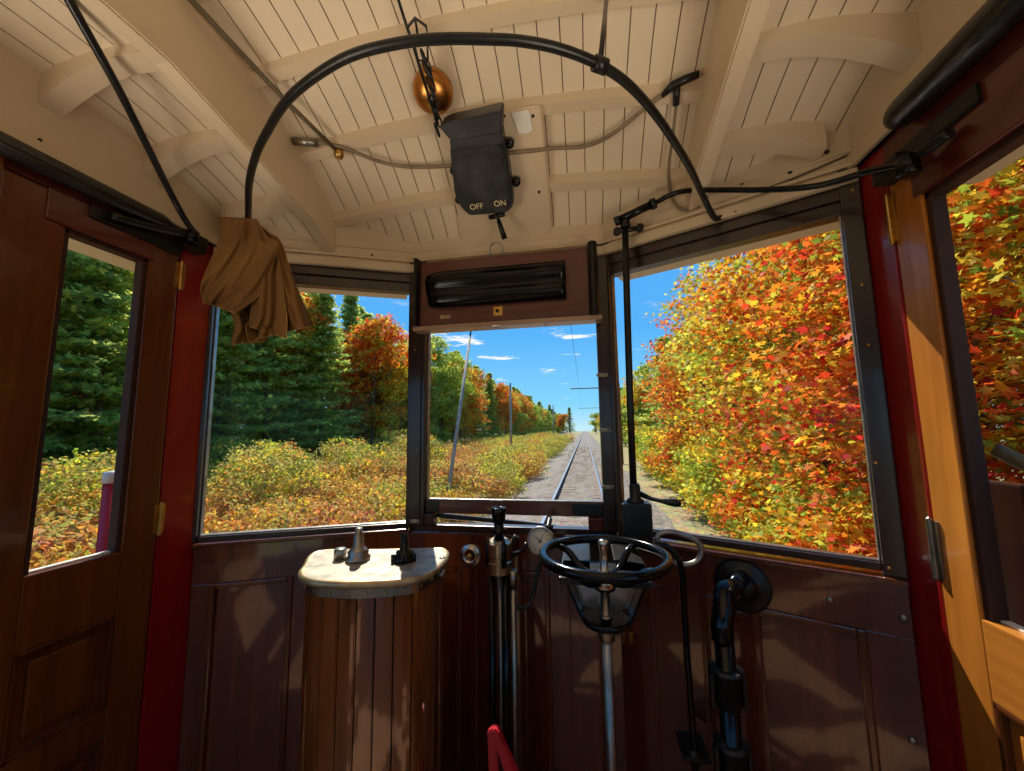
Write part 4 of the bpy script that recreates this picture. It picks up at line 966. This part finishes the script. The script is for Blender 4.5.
def trunkmesh(h, r, cl, nb=14, lean=.03):
    bm = BM(); pts = [Vector((lean*h*math.sin(i*.9+r*40)*.3, lean*h*math.cos(i*1.3)*.3, h*i/8)) for i in range(9)]
    tube(bm, pts, [r, r*.2], 8)
    idx = rng.choice(len(cl), min(nb, len(cl)), replace=False)
    for i in idx:
        e = Vector(cl[i]); s = pts[min(7, max(1, int(e.z/h*8*.7)))]
        md = s.lerp(e, .5)+Vector((0, 0, -.08*(e-s).length)); tube(bm, [s, md, e], [r*.32, r*.06], 5, smooth=3)
    me = bpy.data.meshes.new('trunk'); bm.to_mesh(me); bm.free(); me.materials.append(M['bark']); return me
def plant(name, fol, tr, label, cat, group, loc, s=1.0, rz=0.0, sz=None):
    r = bpy.data.objects.new(name, None); C.objects.link(r); r.location = loc; r.scale = (s, s, sz or s); r.rotation_euler[2] = rz
    tag(r, label, cat, group)
    for nm, me in (('foliage', fol), ('trunk' if cat == 'tree' else 'stems', tr)):
        if me is None: continue
        o = bpy.data.objects.new(nm, me); C.objects.link(o); o.parent = r
    return r
GZ = G0-.16
# right hand maples, close to the track (12 m tall at most)
def maple(pals, w, rx=1.9, rz=3.6, z=4.0, ncl=680, per_=26, size=.094):
    f, c = crown(rx, rz, z, ncl, per_, size, MAPLE, pals, w, shell=.3, crad=.36)
    return f, trunkmesh(z+rz*.75, .085, c, 30)
MP = [maple(['orange', 'yellow', 'red', 'ygreen'], [5, 3, 1.6, 1.6]), maple(['red', 'orange', 'yellow', 'ygreen'], [4, 4, 1.5, 1.2]), maple(['yellow', 'ygreen', 'orange', 'green'], [4, 2.2, 2.4, 1.0])]
GR = 'maples lining the right of the track'
spots = [  # kind, x, y, scale, height scale, label
    (1, 3.6, 4.6, .92, .80, 'bright orange and red maple close outside the right window'),
    (2, 4.4, 2.6, .90, .85, 'yellow leaved maple close outside the right door window'),
    (0, 3.9, 7.4, 1.0, .95, 'tall orange maple behind the nearest red one by the track'),
    (0, 5.4, 5.6, 1.15, 1.1, 'tall orange and yellow maple crown filling the top of the right window'),
    (2, 4.7, .4, .95, .95, 'yellow maple beside the rear edge of the right door window'),
    (2, 4.2, 10.6, 1.0, 1.0, 'yellow green maple further along the right of the track'),
    (1, 4.3, 14.5, 1.05, 1.05, 'reddish maple further along the right of the track'),
    (0, 6.8, 9.2, 1.2, 1.25, 'large orange maple set back from the right of the track'),
    (2, 7.2, 3.4, 1.2, 1.25, 'tall yellow maple set back behind the right door window'),
    (0, 7.0, .2, 1.15, 1.2, 'orange maple set back at the far right edge')]
for k, x, y, s, sz, lab in spots:
    plant('maple_tree', MP[k][0], MP[k][1], lab, 'tree', GR, (x, y, GZ), s, random.uniform(0, 6), sz)
# low leafy saplings at the edge of the ballast on the right
f, c = crown(.95, 1.0, 1.1, 240, 24, .095, MAPLE, ['red', 'orange', 'yellow', 'ygreen'], [2.5, 3, 2.5, 2], shell=.3, crad=.28)
sap = (f, trunkmesh(1.6, .03, c, 24))
f, c = crown(.95, 1.0, 1.1, 240, 24, .085, MAPLE, ['ygreen', 'yellow', 'green', 'orange'], [3, 2.5, 2, 1.5], shell=.3, crad=.28)
sap2 = (f, trunkmesh(1.6, .03, c, 24))
for i, (x, y, s, k) in enumerate([(2.75, 3.0, .8, 0), (2.6, 4.2, .8, 0), (2.9, 5.6, .9, 1), (2.65, 1.9, .75, 0), (3.0, 7.2, .9, 0), (3.1, 9.2, 1.0, 1), (3.2, 11.5, 1.0, 1), (3.3, 14.2, 1.1, 0), (3.0, .8, .9, 1), (3.4, 17.5, 1.2, 1), (3.5, 21.5, 1.2, 1)]):
    m_ = (sap, sap2)[k]
    plant('maple_sapling', m_[0], m_[1], 'low %s sapling at the right edge of the ballast' % ('red and orange' if k == 0 else 'green and yellow'), 'sapling', 'saplings along the right ballast edge', (x, y, GZ), s, i*1.3)
# forests
def pine(seed_cols, w, rx=2.9, rz=6.4, z=7.4, ncl=1080, per_=12, size=.27):
    f, c = crown(rx, rz, z, ncl, per_, size, SPRAY, seed_cols, w, crad=.38, mat='needle', cone=.86, flat=.9)
    return f, trunkmesh(z+rz*.9, .17, c[c[:, 2] < z] if len(c) else c, 8)
PN = [pine(['pine', 'green'], [5, 1.5]), pine(['pine', 'green'], [3, 3], rx=3.3), pine(['green', 'ygreen', 'pine'], [3, 1, 2], rx=3.5, rz=5.9, z=6.8)]
def decid(pals, w):
    f, c = crown(3.0, 5.4, 6.2, 760, 20, .24, SPRAY, pals, w, shell=.45, crad=.5, lobes=16)
    return f, trunkmesh(9.5, .15, c, 18)
DC = [decid(['orange', 'red', 'ygreen'], [5, 1.6, 1.5]), decid(['yellow', 'orange', 'ygreen'], [3, 2, 2]), decid(['ygreen', 'green'], [3, 3])]
KL = {('p', 0): ('pine_tree', 'dark green pine in the forest left of the track'), ('p', 1): ('pine_tree', 'mid green pine in the forest left of the track'), ('p', 2): ('pine_tree', 'lighter yellow green pine in the forest left of the track'),
      ('d', 0): ('maple_tree', 'orange red autumn tree in the forest left of the track'), ('d', 1): ('maple_tree', 'golden yellow autumn tree in the forest left of the track'), ('d', 2): ('leafy_tree', 'green leafy tree in the forest left of the track')}
def forest(k, i, x, y, s, sz=None, side='left'):
    nm, lab = KL[(k, i)]; me = (PN if k == 'p' else DC)[i]
    if side == 'right': lab = lab.replace('forest left of', 'wood right of')
    plant(nm, me[0], me[1], lab, 'tree', 'trees of the %s forest, %s' % (side, nm.replace('_', ' ')+('s' if True else '')) if False else lab+' group', (x, y, GZ), s, random.uniform(0, 6), sz)
seq = []
R_ = random.Random(5)
y = -6.0
while y < 330:                                    # first row, then a second row behind it
    seq.append((y+R_.uniform(-.6, .6), -17.5+R_.uniform(-1.6, 1.4), 0)); seq.append((y+R_.uniform(-1, 1), -21.5+R_.uniform(-1.5, 1.5), 1))
    if y < 70: seq.append((y+R_.uniform(-1, 1), -27+R_.uniform(-1.5, 1.5), 1))
    y += 2.8 if y < 45 else (4.2 if y < 120 else 7.5)
for y, x, row in seq:
    # the bearing of a tree decides its species the way the photo shows it: pines at left, maples ahead
    b = -x/max(y, .1) if y > 0 else 99
    if row == 1: k, i = ('p', R_.choice([0, 1, 1, 0])) if R_.random() < .7 else ('d', R_.choice([0, 1]))
    elif 1.9 > b > .74: k, i = R_.choice([('p', 2), ('p', 1), ('p', 0), ('p', 2)])
    elif .74 >= b > .50: k, i = R_.choice([('d', 0), ('d', 1), ('d', 0)])
    elif .50 >= b > .44: k, i = R_.choice([('d', 2), ('d', 1)])
    elif .44 >= b > .34: k, i = R_.choice([('d', 1), ('d', 2), ('p', 2)])
    elif .34 >= b > .29: k, i = ('d', 0)
    elif .29 >= b > .24: k, i = ('p', 0)
    elif .24 >= b > .17: k, i = R_.choice([('d', 0), ('d', 2), ('d', 0)])
    elif b <= .17: k, i = R_.choice([('p', 1), ('d', 2), ('p', 2), ('d', 2), ('d', 0)])
    else: k, i = R_.choice([('p', 1), ('p', 2), ('d', 2), ('p', 2), ('d', 2), ('d', 1)])
    s = R_.uniform(.82, 1.08) if k == 'p' else R_.uniform(.92, 1.16)
    forest(k, i, x, y, s, s*(1.08 if row else 1.0))
for i, (x, y) in enumerate([(5.2, 20), (5.0, 25), (5.4, 31), (5.2, 38), (5.6, 46), (5.2, 55), (5.8, 66), (5.4, 78), (5.8, 92), (5.6, 108), (6, 126), (6, 146), (9.5, 14), (10, 22), (9.5, 5), (10.5, 32), (10, -2), (10.5, 45)]):
    forest(*[('d', 2), ('p', 2), ('d', 1), ('d', 2)][i % 4], x, y, .72 if x < 9 else .9, .62 if x < 9 else .9, 'right')
# far end of the line
for i in range(26):
    x = -34+i*3.0
    if -6 < x < 4: continue
    forest(*[('p', 1), ('d', 2), ('d', 0)][i % 3], x, 190+R_.uniform(-8, 8), 1.0, .9, 'left' if x < 0 else 'right')
# meadow shrubs
def shrub(pals, w, rx=.75, rz=.52, size=.062, ncl=150, per_=20):
    f, c = crown(rx, rz, rz*.95, ncl, per_, size, OVAL, pals, w, shell=.35, crad=.20)
    bm = BM()
    for i in range(16):
        e = Vector(c[i*3]); tube(bm, [Vector((e.x*.15, e.y*.15, 0)), e*.55+Vector((0, 0, .04)), e], [.008, .003], 4, smooth=2)
    me = bpy.data.meshes.new('stems'); bm.to_mesh(me); bm.free(); me.materials.append(M['bark']); return f, me
SH = [shrub(['obrush', 'brush', 'yellow'], [5, 2, 1]), shrub(['brush', 'ygreen', 'yellow'], [5, 2, 1]), shrub(['obrush', 'rbrush', 'brush'], [3, 2, 2]), shrub(['rbrush', 'obrush'], [3, 1])]
big = shrub(['brush', 'ygreen', 'yellow', 'obrush'], [5, 2, 1, 1], 1.15, .95, .075, 260, 22)
SLAB = ['low orange shrub in the meadow left of the track', 'low olive and yellow shrub in the meadow left of the track', 'low rusty brown shrub in the meadow left of the track', 'low pinkish red shrub in the meadow left of the track']
cnt = 0
pts = []
for i in range(5200):
    d = R_.random()**1.5
    x = -2.9-12.6*R_.random(); y = -3+75*d
    if x > -3.6 and y < 9: continue
    if any((x-a)**2+(y-b)**2 < (.75+.012*max(0, b))**2*(1+.02*max(0, y)) for a, b in pts): continue
    pts.append((x, y))
    if len(pts) >= 285: break
for x, y in pts:
    b = -x/max(y, .1) if y > 0 else 99
    if x < -11: k = R_.choice([1, 1, 0])
    elif b > 3.0: k = 1 if R_.random() < .85 else 0
    elif b < .25: k = R_.choice([1, 1, 0])
    else: k = R_.choice([0, 0, 0, 2, 2, 1, 3, 2] if b < .7 else [0, 0, 2, 0, 2])
    s = R_.uniform(.9, 1.35)*(1+.006*max(0, y))
    plant('meadow_shrub', SH[k][0], SH[k][1], SLAB[k], 'shrub', SLAB[k]+' group', (x, y, GZ), s, R_.uniform(0, 6), s*R_.uniform(.8, 1.15))
for x, y, s in [(-9.5, 6.0, 1.15), (-11.5, 8.2, 1.15), (-8.3, 9.2, 1.15), (-12.6, 5.0, 1.1), (-10.5, 11.5, 1.2), (-13.2, 9.5, 1.1), (-12.4, 1.6, 1.15), (-13.5, 13.5, 1.2), (-11, 16.5, 1.2), (-7.6, 13.2, 1.1), (-9, 20, 1.3), (-12, 24, 1.4), (-13, 3.4, 1.2), (-8.6, 3.2, .9)]:
    plant('tall_bush', big[0], big[1], 'taller olive green bush at the back of the meadow before the forest', 'bush', 'tall bushes before the forest', (x, y, GZ), s, R_.uniform(0, 6))
# ---- poles and wire beside the track
def wpole(name, label, p, q, r, mat='pole', arm=None):
    t = thing(name, label, 'pole', p)
    bm = BM(); tube(bm, [p, q], [r, r*.7], 10); obj('pole_shaft', bm, M[mat], t)
    if arm:
        bm = BM(); tube(bm, arm, .035, 8); obj('cross_arm', bm, M[mat], t)
    return t
def gnd(x, Y): pp = aty(x, 440, Y); return Vector((pp.x, Y, GZ))
p = gnd(444, 9.5); q = aty(470, 337, 13.0); wpole('leaning_pole', 'grey wooden pole leaning over in the meadow', p, q, .06)
bm = BM(); tube(bm, [q, q+(q-p).normalized()*2.6], .03, 8); o = obj('pole_tip', bm, M['black'])
o.parent = bpy.data.objects['leaning_pole']; o.location = -bpy.data.objects['leaning_pole'].location
p = gnd(511, 30); q = aty(513, 383, 30); wpole('utility_pole', 'upright grey pole standing before the forest in the meadow', p, Vector((p.x, p.y, q.z)), .11)
p = gnd(554, 60); q = aty(554, 405, 60); wpole('utility_pole', 'small distant grey pole near the end of the meadow', p, Vector((p.x, p.y, q.z)), .11)
p = Vector((2.3, 27, GZ)); zt_ = aty(595, 388, 27).z
wpole('wire_pole', 'wooden pole with a side arm over the track, right of the rails', p, p+Vector((0, 0, zt_-GZ+.3)), .14, 'bark', [(2.3, 27, zt_), (-.9, 27, zt_)])
p = Vector((2.4, 62, GZ)); zt_ = aty(590, 408, 62).z
wpole('wire_pole', 'far wooden pole with a side arm over the track', p, p+Vector((0, 0, zt_-GZ+.3)), .14, 'bark', [(2.4, 62, zt_), (-.9, 62, zt_)])
bm = BM(); zt2 = aty(595, 388, 27).z-.15; tube(bm, [(AX, -5, zt2+.1), (AX, 27, zt2), (AX, 62, zt2), (AX, 160, zt2)], .005, 6)
tag(obj('trolley_wire', bm, M['black']), 'thin overhead trolley wire above the track', 'wire')

# ------------------------------------------------------------------ light
w = bpy.data.worlds.new('World'); bpy.context.scene.world = w; w.use_nodes = True; nt = w.node_tree; nt.nodes.clear()
o = N(nt, 'ShaderNodeOutputWorld'); bg = N(nt, 'ShaderNodeBackground'); tc = N(nt, 'ShaderNodeTexCoord')
sp = N(nt, 'ShaderNodeSeparateXYZ'); nt.links.new(tc.outputs['Generated'], sp.inputs[0])
r = ramp(nt, [(0, (.30, .30, .26)), (.485, (.45, .50, .50)), (.50, (.55, .82, 1.0)), (.53, (.24, .65, 1.0)), (.62, (.10, .44, .95)), (1, (.05, .25, .75))])
ma = N(nt, 'ShaderNodeMath', operation='MULTIPLY_ADD'); ma.inputs[1].default_value = .5; ma.inputs[2].default_value = .5
nt.links.new(sp.outputs[2], ma.inputs[0]); nt.links.new(ma.outputs[0], r.inputs[0])
# a few small streaky clouds low in the sky ahead
mp = N(nt, 'ShaderNodeMapping'); mp.inputs['Scale'].default_value = (4, 4, 24); mp.inputs['Location'].default_value = (1.3, .4, 2.15)
nz = N(nt, 'ShaderNodeTexNoise'); nz.inputs['Scale'].default_value = 1.6; nz.inputs['Detail'].default_value = 7; nz.inputs['Roughness'].default_value = .6
nt.links.new(tc.outputs['Generated'], mp.inputs[0]); nt.links.new(mp.outputs[0], nz.inputs['Vector'])
cr = ramp(nt, [(.60, (0, 0, 0)), (.66, (1, 1, 1))]); nt.links.new(nz.outputs[0], cr.inputs[0])
zr = ramp(nt, [(.52, (0, 0, 0)), (.545, (1, 1, 1)), (.62, (1, 1, 1)), (.66, (0, 0, 0))]); nt.links.new(ma.outputs[0], zr.inputs[0])
mu = N(nt, 'ShaderNodeMixRGB', blend_type='MULTIPLY'); mu.inputs[0].default_value = 1
nt.links.new(cr.outputs[0], mu.inputs[1]); nt.links.new(zr.outputs[0], mu.inputs[2])
mx = N(nt, 'ShaderNodeMixRGB'); mx.inputs[2].default_value = (1, 1, 1, 1)
nt.links.new(mu.outputs[0], mx.inputs[0]); nt.links.new(r.outputs[0], mx.inputs[1]); nt.links.new(mx.outputs[0], bg.inputs[0]); nt.links.new(bg.outputs[0], o.inputs[0])
bg.inputs[1].default_value = 1.1
sun = bpy.data.lights.new('sun', 'SUN'); sun.energy = 7.5; sun.angle = .009; sun.color = (1, .93, .80)
so = bpy.data.objects.new('sun', sun); C.objects.link(so)
so.rotation_euler = Vector((.42, -.92, -1.06)).to_track_quat('-Z', 'Y').to_euler()
# added area lights, unseen behind the camera, filling the ceiling in place of daylight
def area(name, loc, tgt, sx, sy, e, col=(1, .97, .92)):
    l = bpy.data.lights.new(name, 'AREA'); l.shape = 'RECTANGLE'; l.size = sx; l.size_y = sy; l.energy = e; l.color = col
    a = bpy.data.objects.new(name, l); C.objects.link(a); a.location = loc
    a.rotation_euler = (Vector(tgt)-Vector(loc)).to_track_quat('-Z', 'Z').to_euler(); return a
for s, x in ((1, XL-.03), (-1, XR+.03)):
    for y, L in ((-.12, .8), (-1.1, .75), (-2.0, .7)):
        a = area('saloon_ceiling_fill', (x, y, 1.0), (x+s*.55, y+.50, 2.25), L, .6, 2.9, (1, .86, .68)); a.data.spread = 1.5
vs = bpy.context.scene.view_settings
vs.view_transform = 'Standard'; vs.look = 'None'; vs.gamma = 1; vs.use_curve_mapping = False; vs.exposure = 0
